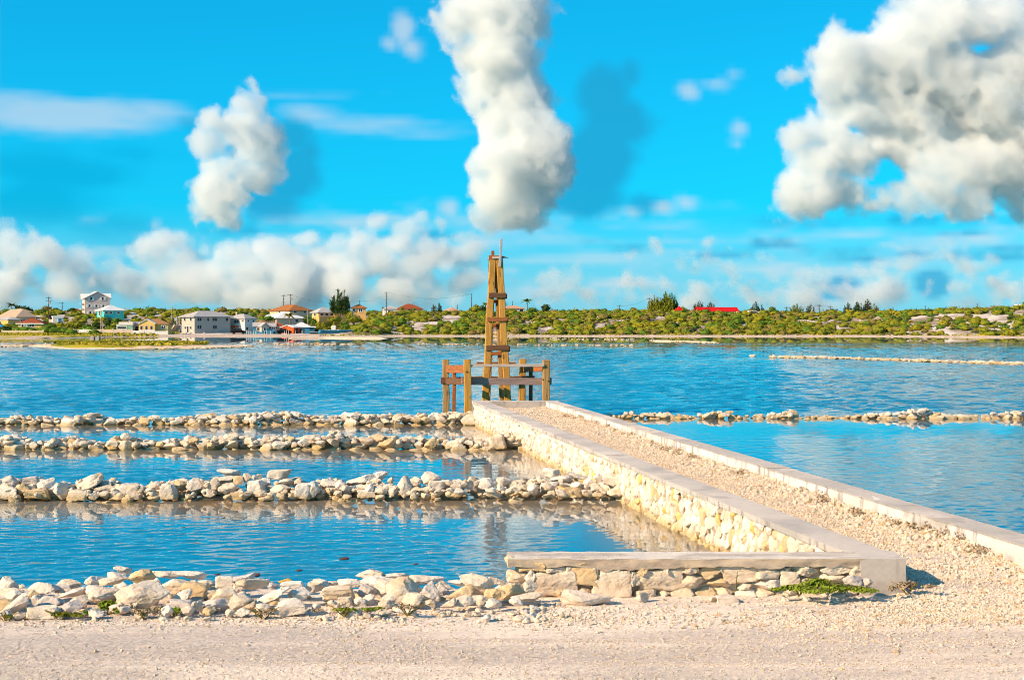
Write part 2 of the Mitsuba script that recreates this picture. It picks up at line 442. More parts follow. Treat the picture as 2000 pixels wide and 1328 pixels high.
# ------------------------------------------------------------------ the sandy road and its bank
def road_z(X, Y):
    z = 0.30 + 0.05 * noise2(X, Y * 2.2, 2.6, 51, 4) + 0.014 * noise2(X, Y, 0.22, 53, 3)
    z += 0.026 * np.sin(Y * 7.5 + 2.2 * noise2(X, Y * 0, 5, 55, 2)) * mikit_step(13, 11.5, Y)          # shallow ruts along the road
    bank = np.where(X < 0.05, mikit_step(14.5, 16.6, Y), mikit_step(14.26, 14.5, Y))
    ramp = 0.16 * mikit_step(13.4, 15.6, Y) * mikit_step(3.3, 3.7, X)
    inside = X > 3.45
    return np.where(inside, z + ramp, z - 1.0 * bank) - np.where(inside, 0, 0.0)


xs = np.concatenate([np.linspace(-60, -6, 40)[:-1], np.linspace(-6, 6.6, 220), np.linspace(6.6, 60, 40)[1:]])
yr = np.concatenate([np.linspace(-40, 8.5, 40)[:-1], np.linspace(8.5, 17.0, 150)])
put('road', grid(xs, yr, road_z), 'sand', smooth=True, kind='structure', label='pale beige sand and gravel road')

# ------------------------------------------------------------------ stones
def rock_mesh(seed, sub, rough=1.0, power=16, block=0.0):
    """A chunk of limestone inside the unit cube: a ball cut by random planes, its edges softened, its faces roughened."""
    r = np.random.default_rng(1000 + seed)
    m = icosphere(subdivisions=sub)
    d = np.array(m.vertices)
    k = 11
    g = np.arange(k) + 0.5
    ph, ct = np.pi * (1 + 5 ** 0.5) * g, 1 - 2 * g / k
    nrm = np.stack([np.cos(ph) * np.sqrt(1 - ct ** 2), np.sin(ph) * np.sqrt(1 - ct ** 2), ct], 1) + r.normal(0, 0.28, (k, 3))
    nrm /= np.linalg.norm(nrm, axis=1, keepdims=True)
    nrm = nrm @ trimesh.transformations.random_rotation_matrix(r.random(3))[:3, :3]
    off = r.uniform(0.50, 1.0, k)
    if block:
        ax = np.vstack([np.eye(3), -np.eye(3)]) + r.normal(0, 0.13, (6, 3))
        ax /= np.linalg.norm(ax, axis=1, keepdims=True)
        nrm, off = np.vstack([ax, nrm[:4]]), np.concatenate([r.uniform(0.62, 0.75, 6), r.uniform(0.9, 1.05, 4)])
    c = np.maximum(d @ nrm.T / off, 1e-3)
    rad = (c ** power).sum(1) ** (-1 / power)
    rad = rad * (1 + rough * (0.26 * (meshkit.fbm(d * 1.9 + seed * 3.1, 3, seed) - 0.5) + 0.15 * (meshkit.fbm(d * 6 + seed, 2, seed + 5) - 0.5)))
    v = d * rad[:, None]
    v -= (v.max(0) + v.min(0)) / 2
    v /= (v.max(0) - v.min(0))
    m.vertices = v
    return m


ROCKS = [mikit.ply(rock_mesh(i, 3, power=(18, 30, 55)[i % 3], block=1.0 * (i % 4 == 3)), None, smooth=28 if i % 2 else 22) for i in range(22)]
BLOCKS = [i for i in range(22) if i % 4 == 3]
SMALL_ROCKS = [rock_mesh(100 + i, 1, 0.8, 18) for i in range(10)]
MID_ROCKS = [rock_mesh(200 + i, 2, 1.0, (20, 34)[i % 2]) for i in range(14)]
MID = [mikit.ply(x, None, smooth=25) for x in MID_ROCKS]
MATS = dict(w='rock_white', c='rock_cream', t='rock_tan', g='rock_grey', o='rock_ochre')


def stone_matrix(c, size, roll=0.0, yaw=0.0, flip=1):
    return move(c) @ rot_axis([0, -1, 0], roll) @ rotz(yaw) @ rotz(math.pi if flip < 0 else 0) @ scl(size[0], size[1], size[2])


def project(x, y, z):
    return 1000 + FOC * x / y, HOR + FOC * (EYE - z) / y


class Pile:
    """Rocks dropped one after another on a height map, so that they rest on what lies below."""

    def __init__(self, x0, x1, y0, y1, floor, cell=0.03):
        self.x0, self.y0, self.cell = x0, y0, cell
        self.xs, self.ys = np.arange(x0, x1, cell), np.arange(y0, y1, cell)
        X, Y = np.meshgrid(self.xs, self.ys)
        self.h = floor(X, Y).astype(float)
        self.items = []

    def window(self, x, y, w, d):
        i0, i1 = (max(0, int((v - w / 2 - self.x0) / self.cell)) for v in (x, x + w))
        j0, j1 = (max(0, int((v - d / 2 - self.y0) / self.cell)) for v in (y, y + d))
        i1, j1 = min(len(self.xs), i1 + 1), min(len(self.ys), j1 + 1)
        if i1 <= i0 or j1 <= j0:
            return None
        X, Y = np.meshgrid(self.xs[i0:i1], self.ys[j0:j1])
        return slice(j0, j1), slice(i0, i1), ((X - x) / (w / 2)) ** 2 + ((Y - y) / (d / 2)) ** 2

    def block(self, x, y, w, d, top):
        if (g := self.window(x, y, w, d)) is not None:
            a, b, r = g
            self.h[a, b] = np.where(r < 1, np.maximum(self.h[a, b], top - 0.35 * w * r), self.h[a, b])

    def drop(self, x, y, size, limit, m, sink=0.14):
        w, d, h = size
        if (g := self.window(x, y, w, d)) is None:
            return False
        a, b, r = g
        if not (r < 0.6).any():
            return False
        z = np.percentile(self.h[a, b][r < 0.6], 72) - sink * h
        if z + h > limit:
            return False
        cap = z + h / 2 + h / 2 * np.sqrt(np.clip(1 - r, 0, 1))
        self.h[a, b] = np.where(r < 1, np.maximum(self.h[a, b], cap), self.h[a, b])
        self.items.append(((x, y, z + h / 2), size, m))
        return True


def spread(pile, r, n, sizes, ydist, limit, xr, mix_='wwwwcccgt', flatten=(0.55, 0.95)):
    for _ in range(n):
        x = r.uniform(*xr)
        s = sizes[0] * (sizes[1] / sizes[0]) ** r.random() ** 1.6
        w = s * r.uniform(0.9, 1.5)
        h = s * r.uniform(*flatten)
        pile.drop(x, ydist(r, x), (w, s * r.uniform(0.8, 1.2), h), limit(x), mix_[r.integers(len(mix_))])


def stones(parent, items, r, most=290, big=0.30, fine=True):
    """The rocks of one pile: the ones that show largest as parts, the rest as one part."""
    items = sorted(items, key=lambda s: -s[1][0] * s[1][2] / s[0][1] ** 2)
    for it in items[:most]:
        c, size, m = it[:3]
        roll = it[3] if len(it) > 3 else r.normal(0, 0.12)
        v = it[4] if len(it) > 4 else None
        pool = ROCKS if fine and size[0] / c[1] * 1500 > 15 else MID
        ply = pool[v if v is not None else r.integers(len(pool))] if pool is ROCKS or v is None else pool[v % len(pool)]
        put('stone', ply, MATS[m], parent, to_world=stone_matrix(c, size, roll, r.uniform(-0.5, 0.5) if len(it) <= 3 else 0, r.choice([-1, 1])))
    rest = []
    for c, size, m, *_ in items[most:]:
        s = SMALL_ROCKS[r.integers(len(SMALL_ROCKS))].copy()
        s.apply_transform(stone_matrix(c, size, r.normal(0, 0.2), r.uniform(0, 6)))
        rest.append(s)
    if rest:
        put('small_stones', cat(rest), 'rock_cream', parent, smooth=25, kind='stuff')


def placed(table, depth_at, deep=0.85):
    """Rocks measured in the photograph: pixel box, tint, tilt in degrees; depth_at gives the distance of the near face from the height of its foot."""
    out = []
    for row in table:
        x0, x1, y0, y1 = row[:4]
        m = row[4] if len(row) > 4 else 'w'
        roll = math.radians(row[5]) if len(row) > 5 else None
        Y = depth_at(y1)
        w, h = (x1 - x0) * Y / FOC, (y1 - y0) * Y / FOC
        w, h = w * 1.06, h * 1.06
        d = deep * min(w, 1.6 * h) * 0.5 + deep * 0.5 * w
        c = at((x0 + x1) / 2, (y0 + y1) / 2, Y + d * 0.35)
        if roll:
            L, S = math.hypot(w, h) * 0.98, min(w, h) * 0.62
            w, h = L, S
        out.append((tuple(c), (w, d, h), m, roll if roll else 0.0))
    return out


# ------------------------------------------------------------------ the rock bank along the road
FRONT = [(0, 36, 1124, 1153), (-14, 48, 1148, 1163, 'c'), (10, 50, 1151, 1173), (58, 117, 1136, 1162), (54, 80, 1151, 1173, 't'), (60, 87, 1161, 1186, 'g'), (2, 54, 1163, 1204, 'w', 32),
         (-4, 28, 1169, 1189, 't'), (112, 162, 1131, 1150, 'c'), (110, 142, 1142, 1156, 'g'), (162, 203, 1123, 1142), (190, 250, 1127, 1143, 'c'), (209, 249, 1116, 1138), (222, 257, 1105, 1121),
         (116, 176, 1144, 1172, 'w', 15), (168, 239, 1141, 1176), (75, 127, 1162, 1191, 'g'), (44, 118, 1184, 1206, 'c'), (121, 163, 1174, 1200, 'g'), (138, 174, 1164, 1187, 'c'), (172, 204, 1191, 1206),
         (213, 257, 1181, 1198), (250, 303, 1111, 1148, 't'), (228, 331, 1139, 1188, 'c'), (297, 350, 1114, 1129, 'c'), (341, 404, 1114, 1131), (299, 314, 1128, 1151, 'c'), (308, 375, 1129, 1159, 'c'),
         (354, 407, 1137, 1166, 't'), (334, 375, 1150, 1179, 'w', 28), (328, 376, 1171, 1193, 'g'), (313, 340, 1181, 1206), (355, 379, 1183, 1205), (373, 396, 1172, 1196), (388, 454, 1169, 1191, 'g'),
         (399, 422, 1184, 1202, 't'), (419, 458, 1125, 1148, 'w'), (417, 470, 1149, 1176, 'c'), (404, 427, 1154, 1172, 't'), (454, 526, 1128, 1151, 'c'), (448, 500, 1157, 1188), (546, 596, 1135, 1159),
         (545, 577, 1130, 1140, 'o'), (498, 568, 1148, 1180, 'w', 27), (525, 547, 1162, 1181, 't'), (563, 607, 1149, 1174), (538, 602, 1169, 1200), (597, 627, 1139, 1156, 'c'), (609, 642, 1131, 1151),
         (624, 664, 1134, 1146, 'c'), (659, 708, 1130, 1148), (628, 694, 1144, 1174, 'c'), (699, 736, 1139, 1164, 'g'), (659, 692, 1165, 1184, 'c'), (689, 714, 1165, 1185), (709, 732, 1159, 1182),
         (651, 677, 1177, 1192), (609, 627, 1177, 1194, 'g'), (639, 662, 1171, 1192, 'c'), (696, 748, 1111, 1131, 'c'), (744, 800, 1118, 1133), (704, 790, 1127, 1163), (755, 822, 1127, 1174, 'c'),
         (799, 867, 1121, 1141), (826, 860, 1135, 1173, 'g'), (851, 877, 1139, 1162, 'g'), (786, 828, 1157, 1180, 'c'), (744, 778, 1159, 1177), (739, 772, 1171, 1189, 'c'), (872, 928, 1138, 1172, 't'),
         (898, 964, 1119, 1167, 'c'), (944, 988, 1149, 1170, 't'), (875, 912, 1132, 1144), (888, 932, 1163, 1182), (916, 952, 1162, 1180, 'c'), (948, 980, 1167, 1186), (989, 1040, 1111, 1138, 'c'),
         (953, 992, 1124, 1141, 'c'), (968, 1027, 1140, 1170, 't'), (1018, 1050, 1134, 1162, 'c'), (998, 1058, 1157, 1174), (953, 977, 1149, 1172, 't'), (994, 1022, 1164, 1184),
         (456, 490, 1186, 1203), (500, 530, 1178, 1196), (470, 500, 1172, 1190, 'c'), (262, 290, 1190, 1206, 'c'), (0, 24, 1190, 1208), (24, 50, 1196, 1208, 'c'), (830, 850, 1170, 1186, 'c'),
         (860, 890, 1168, 1188), (440, 462, 1188, 1204, 'c')]
front_depth = lambda py: 13.05 + (1206 - py) * 0.0165
bank = thing('rock_bank', 'bank of big loose pale limestone rocks between the sandy road and the near pond', 'rock wall')
r = np.random.default_rng(11)
items = placed(FRONT, front_depth)
pile = Pile(-9.5, 0.6, 12.9, 16.2, road_z)
for c, s, m, *_ in items:
    pile.block(c[0], c[1], s[0], s[1], c[2] + s[2] * 0.3)
top = lambda x: np.interp(1000 + FOC * x / 14.3, [0, 50, 110, 240, 400, 520, 560, 700, 800, 900, 1040], [1136, 1152, 1140, 1122, 1122, 1140, 1148, 1128, 1134, 1140, 1128])
lim = lambda x: EYE - (top(x) - HOR) / FOC * 14.6
spread(pile, r, 900, (0.06, 0.26), lambda r, x: r.normal(14.2, 0.65), lim, (-9.3, 0.3))
spread(pile, r, 700, (0.03, 0.11), lambda r, x: r.normal(13.3, 0.35), lim, (-9.3, 0.5), 'wwcg')
front_fill = [p for p in pile.items if p[0][1] > 12.95]
stones(bank, items + front_fill, r, most=290)
k = thing('loose_rock', 'whitish rough rock lying loose in front of the low stone wall', 'rock')
put('body', ROCKS[4], 'rock_white', k, to_world=stone_matrix((at(1145, 0, 13.75)[0], 13.75, road_z(np.array([0.66]), np.array([13.75]))[0] + 0.055), (0.46, 0.26, 0.16), math.radians(-4)))

# ------------------------------------------------------------------ rock rows in the ponds
THIRD = [(3, 33, 929, 956), (-8, 38, 951, 974), (32, 60, 942, 967, 't'), (45, 77, 930, 949, 'g'), (74, 107, 933, 963), (101, 141, 941, 975), (145, 201, 924, 961, 'c', 24), (47, 97, 954, 976, 't'), (132, 174, 955, 976, 'c'),
         (172, 194, 960, 976, 'g'), (185, 217, 947, 963, 'c'), (194, 216, 959, 975), (17, 41, 970, 983), (213, 232, 954, 972), (231, 274, 944, 968), (261, 287, 946, 961), (289, 316, 939, 962), (314, 331, 944, 966),
         (214, 246, 961, 975, 'c'), (241, 277, 965, 976, 'g'), (284, 313, 955, 968), (288, 316, 965, 979, 'c'), (312, 346, 945, 974), (332, 368, 937, 959, 't'), (366, 397, 933, 958), (387, 406, 941, 958),
         (404, 430, 935, 961, 'c'), (414, 461, 929, 944, 'c'), (424, 471, 915, 931), (425, 468, 943, 969, 'c'), (455, 476, 929, 946, 't'), (475, 493, 923, 941), (491, 513, 925, 943), (507, 529, 933, 949), (483, 517, 937, 963),
         (524, 568, 917, 936, 'c'), (544, 575, 934, 949), (526, 572, 946, 964, 'c'), (574, 591, 933, 947), (578, 619, 943, 974), (394, 423, 955, 971), (452, 481, 961, 976, 't'), (484, 531, 961, 971, 'c'),
         (537, 561, 963, 975, 't'), (561, 581, 962, 975, 't'), (433, 453, 966, 976, 't'), (359, 376, 965, 976, 't'), (599, 624, 939, 971), (629, 659, 933, 951), (654, 676, 936, 956), (676, 732, 926, 949, 'w', 14),
         (727, 758, 920, 941), (662, 696, 948, 963), (696, 727, 946, 961, 'c'), (726, 761, 947, 967, 'c'), (759, 779, 946, 971), (777, 804, 929, 971), (801, 821, 931, 949), (821, 863, 920, 945), (837, 879, 938, 958),
         (822, 846, 950, 963), (844, 876, 956, 967, 'c'), (757, 771, 932, 946), (799, 816, 961, 976, 't'), (879, 904, 959, 973, 't'), (819, 843, 962, 974), (699, 734, 957, 971, 'c'), (732, 753, 965, 975),
         (901, 924, 937, 958), (915, 931, 930, 946), (931, 971, 933, 953), (969, 999, 932, 948), (949, 981, 949, 971), (986, 1023, 942, 961, 'c'), (1029, 1051, 941, 969), (1046, 1066, 931, 945), (1059, 1093, 914, 935),
         (1107, 1148, 919, 935), (1055, 1091, 941, 959), (1074, 1119, 928, 947), (1089, 1118, 943, 954), (1129, 1149, 943, 953), (1139, 1161, 934, 951), (1177, 1221, 925, 951), (1087, 1136, 949, 971, 't'),
         (1067, 1086, 958, 971, 't'), (1149, 1179, 944, 963, 'c'), (1136, 1157, 956, 971), (1184, 1226, 954, 972), (989, 1016, 957, 971, 't'), (1154, 1181, 961, 971), (1159, 1179, 924, 941), (1204, 1226, 919, 936),
         (880, 902, 940, 958), (1000, 1030, 950, 966, 'c'), (1118, 1140, 952, 966)]
r = np.random.default_rng(12)
row3 = thing('rock_row', 'long row of pale rocks across the water, the row nearest to the road', 'rock wall')
items = placed(THIRD, lambda py: 24.35 + (974 - py) * 0.0125)
pile = Pile(-11.5, 1.95, 24.0, 26.4, lambda X, Y: X * 0 - 0.12)
for c, s, m, *_ in items:
    pile.block(c[0], c[1], s[0], s[1], c[2] + s[2] * 0.3)
spread(pile, r, 1100, (0.06, 0.22), lambda r, x: r.normal(24.8, 0.3), lambda x: 0.24 + 0.10 * math.sin(x * 2.1) ** 2, (-11.4, 1.8))
spread(pile, r, 700, (0.10, 0.24), lambda r, x: r.normal(25.15, 0.18), lambda x: 0.30, (-11.4, 1.8))
spread(pile, r, 900, (0.06, 0.15), lambda r, x: r.normal(24.55, 0.14), lambda x: 0.2, (-11.4, 1.8))
stones(row3, items + pile.items, r, most=295)


def random_row(label, x0, x1, yf, deep, tops, seed, most, tries, big=0.42, slope=0.0, name='rock_row'):
    rr = np.random.default_rng(seed)
    k = thing(name, label, 'rock wall')
    pile = Pile(x0, x1, yf - 2.0 - abs(slope) * 12, yf + deep + 0.6 + abs(slope) * 12, lambda X, Y: X * 0 - 0.12)
    px, py = zip(*tops)
    lim = lambda x: EYE - (np.interp(1000 + FOC * x / yf, px, py) - HOR) / FOC * (yf + deep * 0.4)
    yd = lambda rr, x: rr.normal(yf + deep * 0.35, deep * 0.15) + slope * x
    spread(pile, rr, tries, (big * 0.5, big), yd, lambda x: lim(x) * rr.uniform(0.45, 0.9) + 0.02, (x0, x1), 'wwwcccgt', (0.5, 1.0))
    spread(pile, rr, tries, (big * 0.3, big * 0.75), yd, lambda x: lim(x) * 0.88, (x0, x1), 'wwwcccgt', (0.5, 1.0))
    stones(k, pile.items, rr, most=most)
    return pile


random_row('pale rock row in the water, the middle one of the three left of the causeway', -12.4, 0.42, 34.3, 0.9,
           [(0, 846), (20, 842), (60, 858), (95, 852), (130, 846), (150, 852), (190, 860), (200, 866), (225, 842), (240, 837), (256, 850), (300, 858), (360, 846), (400, 848), (440, 842), (480, 846), (500, 852), (520, 845),
            (545, 844), (590, 846), (630, 846), (655, 832), (670, 842), (700, 846), (740, 840), (790, 846), (820, 846), (850, 850), (880, 856), (905, 848), (940, 854), (980, 838), (1030, 842)], 13, 250, 1300, 0.42)
random_row('pale rock row in the water left of the causeway, the farthest, reaching the wooden tower', -15.4, -0.95, 42.7, 0.9,
           [(0, 812), (30, 806), (70, 810), (120, 812), (180, 800), (200, 812), (240, 814), (280, 808), (330, 812), (400, 804), (440, 806), (500, 800), (560, 798), (600, 806), (640, 808), (690, 800), (730, 804),
            (800, 804), (850, 800), (900, 798), (935, 800)], 14, 260, 1500, 0.46)
random_row('straight row of small pale rocks across the water right of the causeway', 2.3, 17.2, 45.6, 0.7,
           [(1150, 801), (1180, 806), (1215, 804), (1230, 797), (1250, 806), (1310, 800), (1345, 808), (1420, 797), (1440, 808), (1500, 806), (1550, 797), (1565, 810), (1600, 808), (1640, 810), (1690, 806), (1760, 800),
            (1805, 793), (1850, 806), (1900, 808), (1960, 802), (2000, 798)], 15, 170, 900, 0.42)

# ------------------------------------------------------------------ causeway walls
def slab(y0, y1, xa, xb, z0, z1, seed, step=0.35, rough=0.012, zf=None):
    """A cast strip between two edges xa(Y) and xb(Y), its faces and arrises a little uneven."""
    n = max(2, int((y1 - y0) / step))
    Ys = np.linspace(y0, y1, n + 1)
    A, B = np.array([xa(v) for v in Ys]), np.array([xb(v) for v in Ys])
    W = (B - A)[:, None]
    sec = np.array([[0, 0.0], [0, 0.35], [0, 0.7], [0, 0.93], [0.03, 1], [0.25, 1], [0.5, 1], [0.75, 1], [0.97, 1], [1, 0.93], [1, 0.7], [1, 0.35], [1, 0.0]])
    X = A[:, None] + W * sec[None, :, 0]
    Z = z0 + (z1 - z0) * sec[None, :, 1] + 0 * X
    if zf is not None:
        Z = np.where(sec[None, :, 1] < 0.05, Z + np.array([zf(v) for v in Ys])[:, None], Z)
    Yy = Ys[:, None] + 0 * X
    X = X + rough * 2 * noise2(Yy * 1.0, Z * 3 + X * 0.5, 0.5, seed, 3)
    Z = Z + rough * 2 * noise2(Yy * 1.0 + 40, X * 2, 0.6, seed + 1, 3) * (sec[None, :, 1] > 0.5)
    k = len(sec)
    v = np.stack([X, Yy, Z], -1).reshape(-1, 3)
    f = []
    for i in range(n):
        for j in range(k):
            a, b = i * k + j, i * k + (j + 1) % k
            f += [[a, b, b + k], [a, b + k, a + k]]
    for base, fl in ((0, 0), (n * k, 1)):
        for j in range(1, k - 1):
            f.append([base, base + j, base + j + 1] if fl else [base, base + j + 1, base + j])
    m = trimesh.Trimesh(v, f, process=False)
    m.fix_normals()
    return m


left = thing('stone_wall', 'long causeway wall with a yellowish stone face towards the ponds and a flat grey concrete cap', 'stone wall')
JOINTS = [NEAR_Y, 19.6, 25.3, 31.2, 37.0, FAR_Y]
for i in range(5):
    put('cap', slab(JOINTS[i] + 0.009 * (i > 0), JOINTS[i + 1] - 0.009 * (i < 4), L_OUT, L_IN, 0.585, CAP_Z + (0.004, -0.003, 0.005, 0, 0.003)[i], 61 + 7 * i), 'concrete', left, smooth=40)
put('core', slab(NEAR_Y + 0.45, FAR_Y - 0.02, lambda v: L_OUT(v) + 0.065, lambda v: L_IN(v) - 0.03, -0.4, 0.582, 63, rough=0.02), 'mortar_dark', left, smooth=40)
r = np.random.default_rng(16)
faces = []
Yc = 14.5
colours = 'wwwwcwwtctwo'
while Yc < FAR_Y:
    grow = 1.0 + (Yc - 14) * 0.013
    z = -0.08
    col_w = r.uniform(0.09, 0.22) * grow
    while z < 0.56:
        h = r.uniform(0.10, 0.25)
        if z + h > 0.60:
            h = 0.60 - z
        if h < 0.05:
            break
        w = col_w * r.uniform(0.8, 1.15)
        yy = Yc + r.uniform(-0.3, 0.3) * col_w
        faces.append(((L_OUT(yy) + 0.075 + r.uniform(-0.015, 0.015), yy, z + h / 2), (0.13, w * 1.2, h * 1.2), colours[r.integers(len(colours))]))
        z += h * 0.90
    Yc += col_w * 0.92
items = sorted(faces, key=lambda s: -s[1][1] * s[1][2] / s[0][1] ** 2.4)
WALL_ANGLE = math.atan(0.1497)
for c, s, m in items[:290]:
    put('stone', MID[r.integers(len(MID))], MATS[m], left, to_world=move(c) @ rotz(WALL_ANGLE) @ rot_axis([1, 0, 0], r.normal(0, 0.3)) @ rotz(math.pi * r.integers(2)) @ scl(*s))
rest = []
for c, s, m in items[290:]:
    x = SMALL_ROCKS[r.integers(len(SMALL_ROCKS))].copy()
    x.apply_transform(move(c) @ rotz(WALL_ANGLE) @ rot_axis([1, 0, 0], r.normal(0, 0.25)) @ scl(*s))
    rest.append(x)
put('small_stones', cat(rest), 'rock_white', left, smooth=25, kind='stuff')
end = box(L_OUT(FAR_Y) - 0.02, R_OUT(FAR_Y) + 0.05, FAR_Y + 0.004, FAR_Y + 0.40, 0.05, CAP_Z + 0.004)
put('end_wall', trimesh.Trimesh(*trimesh.remesh.subdivide_to_size(end.vertices, end.faces, 0.4)), 'concrete', left)

right = thing('concrete_kerb_wall', 'long whitish concrete wall along the right side of the gravel causeway with a flat cap and dark stains', 'concrete wall')
JOINTS = [12.2, 17.4, 23.0, 28.4, 34.0, FAR_Y - 0.004]
put('core', slab(12.3, FAR_Y - 0.05, lambda v: R_IN(v) + 0.03, lambda v: R_OUT(v) - 0.03, -0.3, CAP_Z - 0.04, 69), 'mortar', right)
for i in range(5):
    y0, y1, dz = JOINTS[i] + 0.010 * (i > 0), JOINTS[i + 1] - 0.010 * (i < 4), (0.003, -0.004, 0.004, 0, 0.003)[i]
    put('segment', slab(y0, y1, R_IN, R_OUT, -0.3, CAP_Z + dz, 65 + 9 * i), 'concrete_white', right, smooth=40)
    put('cap', slab(y0 + 0.004, y1 - 0.004, lambda v: R_IN(v) - 0.006, lambda v: R_OUT(v) + 0.012, CAP_Z - 0.012 + dz, CAP_Z + 0.006 + dz, 66 + 9 * i, rough=0.004), 'concrete', right, smooth=40)

# front return wall along the road
front = thing('stone_wall', 'low wall of big fitted beige stones under a grey concrete cap beside the sandy road', 'stone wall')
FY = 14.12
xa, xb = at(992, 0, FY)[0], at(1682, 0, FY)[0]
capf = box(xa, xb + 0.02, FY - 0.02, FY + 0.42, 0.585, 0.653)
capf = trimesh.Trimesh(*trimesh.remesh.subdivide_to_size(capf.vertices, capf.faces, 0.07))
v = np.array(capf.vertices)
low = (v[:, 2] < 0.61)
v[:, 2] += np.where(low, -0.17 * np.clip(noise2(v[:, 0] * 3, v[:, 1], 0.5, 71, 3) + 0.10, 0, 1) + 0.04 * noise2(v[:, 0] * 9, v[:, 1], 0.6, 73, 2), 0.012 * noise2(v[:, 0], v[:, 1], 0.3, 74, 3) - 0.05 * np.clip(noise2(v[:, 0] * 2, v[:, 1] * 0.5, 0.4, 78, 3), 0, 1) * (v[:, 1] < FY + 0.06))
v[:, 1] += 0.06 * noise2(v[:, 0], v[:, 2] * 3, 0.22, 72, 3)
v[:, 0] += np.where(v[:, 0] < xa + 0.03, 0.06 * noise2(v[:, 1] * 3, v[:, 2] * 4, 0.4, 75, 2), 0)
capf.vertices = v
put('cap', capf, 'concrete_tan', front, smooth=40)
put('core', box(xa + 0.10, xb, FY + 0.10, FY + 0.40, -0.4, 0.56), 'mortar', front)
bx = box(at(1679, 0, FY)[0] + 0.004, L_IN(NEAR_Y) + 0.012, NEAR_Y - 0.13, NEAR_Y + 0.40, 0.1, CAP_Z + 0.003)
bx = trimesh.Trimesh(*trimesh.remesh.subdivide_to_size(bx.vertices, bx.faces, 0.06))
bx.vertices += 0.012 * np.stack([noise2(bx.vertices[:, 1], bx.vertices[:, 2], 0.15, 76 + k, 2) for k in range(3)], 1)
put('end_block', bx, 'concrete', front, smooth=50, label='square grey concrete block at the corner of the wall')
FACE = [(1008, 1063, 1094, 1112), (986, 1012, 1086, 1099), (1060, 1114, 1099, 1116), (1037, 1128, 1112, 1170), (1110, 1163, 1101, 1138), (1153, 1167, 1101, 1126), (1157, 1229, 1106, 1166), (1204, 1242, 1094, 1114),
        (1243, 1335, 1107, 1158), (1310, 1352, 1096, 1117), (1331, 1374, 1116, 1146), (1356, 1405, 1094, 1130), (1403, 1477, 1100, 1136), (1398, 1434, 1129, 1148), (1370, 1432, 1128, 1150), (1468, 1527, 1104, 1129),
        (1396, 1412, 1099, 1114), (1522, 1558, 1111, 1142), (1543, 1602, 1098, 1124), (1600, 1660, 1094, 1119), (1468, 1528, 1129, 1148), (1596, 1652, 1116, 1134), (1652, 1684, 1094, 1128), (1440, 1470, 1134, 1150),
        (1555, 1600, 1122, 1146), (1160, 1200, 1094, 1108), (1340, 1362, 1099, 1117), (1240, 1262, 1100, 1116), (1227, 1250, 1112, 1140), (1640, 1682, 1120, 1146), (1025, 1045, 1108, 1140), (1120, 1160, 1092, 1104)]
FACE += [(x - 24 + (x * 7 % 11), x + 20 + (x * 5 % 13), 1144 + (x * 3 % 7), 1172) for x in range(1010, 1680, 40)] + [(x - 9, x + 12, 1096 + (x * 3 % 9), 1112 + (x * 3 % 11)) for x in range(1062, 1680, 47)]
for x0, x1, y0, y1 in FACE:
    w, h = (x1 - x0) / FOC * FY * 1.12, (y1 - y0) / FOC * FY * 1.14
    c = at((x0 + x1) / 2, (y0 + y1) / 2, FY + 0.01 + 0.10)
    c[1] += r.uniform(-0.02, 0.03)
    v = [i for i in range(22) if i % 4 != 3 and i % 3][r.integers(11)] if r.random() < 0.75 else BLOCKS[r.integers(len(BLOCKS))]
    put('stone', ROCKS[v], MATS['cccwt'[r.integers(5)]], front, to_world=stone_matrix(c, (w, 0.26, h), r.normal(0, 0.04), 0, r.choice([-1, 1])))
for x0, x1, y0, y1, m, lab in [(1615, 1650, 1130, 1150, 'g', 'leaning grey rock in the middle of the green plants by the low wall'), (1645, 1684, 1122, 1143, 'g', 'flat grey rock leaning on the low wall behind the green plants'),
                               (1680, 1706, 1128, 1147, 'g', 'grey rock lying against the concrete block at the wall corner'), (1566, 1585, 1144, 1156, 'w', 'small white stone lying on the front edge of the green plants'),
                               (1380, 1402, 1150, 1163, 'w', 'small white rock just left of the flat one below the low wall'), (1398, 1442, 1149, 1166, 'w', 'flat white rock on the gravel below the middle of the low wall'),
                               (1240, 1268, 1136, 1162, 'w', 'upright white rock leaning on the widest stone of the low wall'), (1525, 1540, 1143, 1158, 'w', 'small pointed white stone at the left end of the green plants')]:
    k = thing('loose_rock', lab, 'rock', 'loose rocks at the foot of the wall')
    w, h = (x1 - x0) / FOC * 13.9, (y1 - y0) / FOC * 13.9
    c = at((x0 + x1) / 2, (y0 + y1) / 2, 13.85)
    if y1 > 1147 or m == 'w':
        c[2] = road_z(c[:1], c[1:2])[0] + 0.32 * h
    put('body', ROCKS[r.integers(len(ROCKS))], MATS[m], k, to_world=stone_matrix(c, (w, w * 0.8, h), r.normal(0, 0.2)))


# ------------------------------------------------------------------ gravel
OCT = np.array([[1, 0, 0], [-1, 0, 0], [0, 1, 0], [0, -1, 0], [0, 0, 1], [0, 0, -1]], float)
OCF = np.array([[0, 2, 4], [2, 1, 4], [1, 3, 4], [3, 0, 4], [2, 0, 5], [1, 2, 5], [3, 1, 5], [0, 3, 5]])
ICO = icosphere(subdivisions=0)


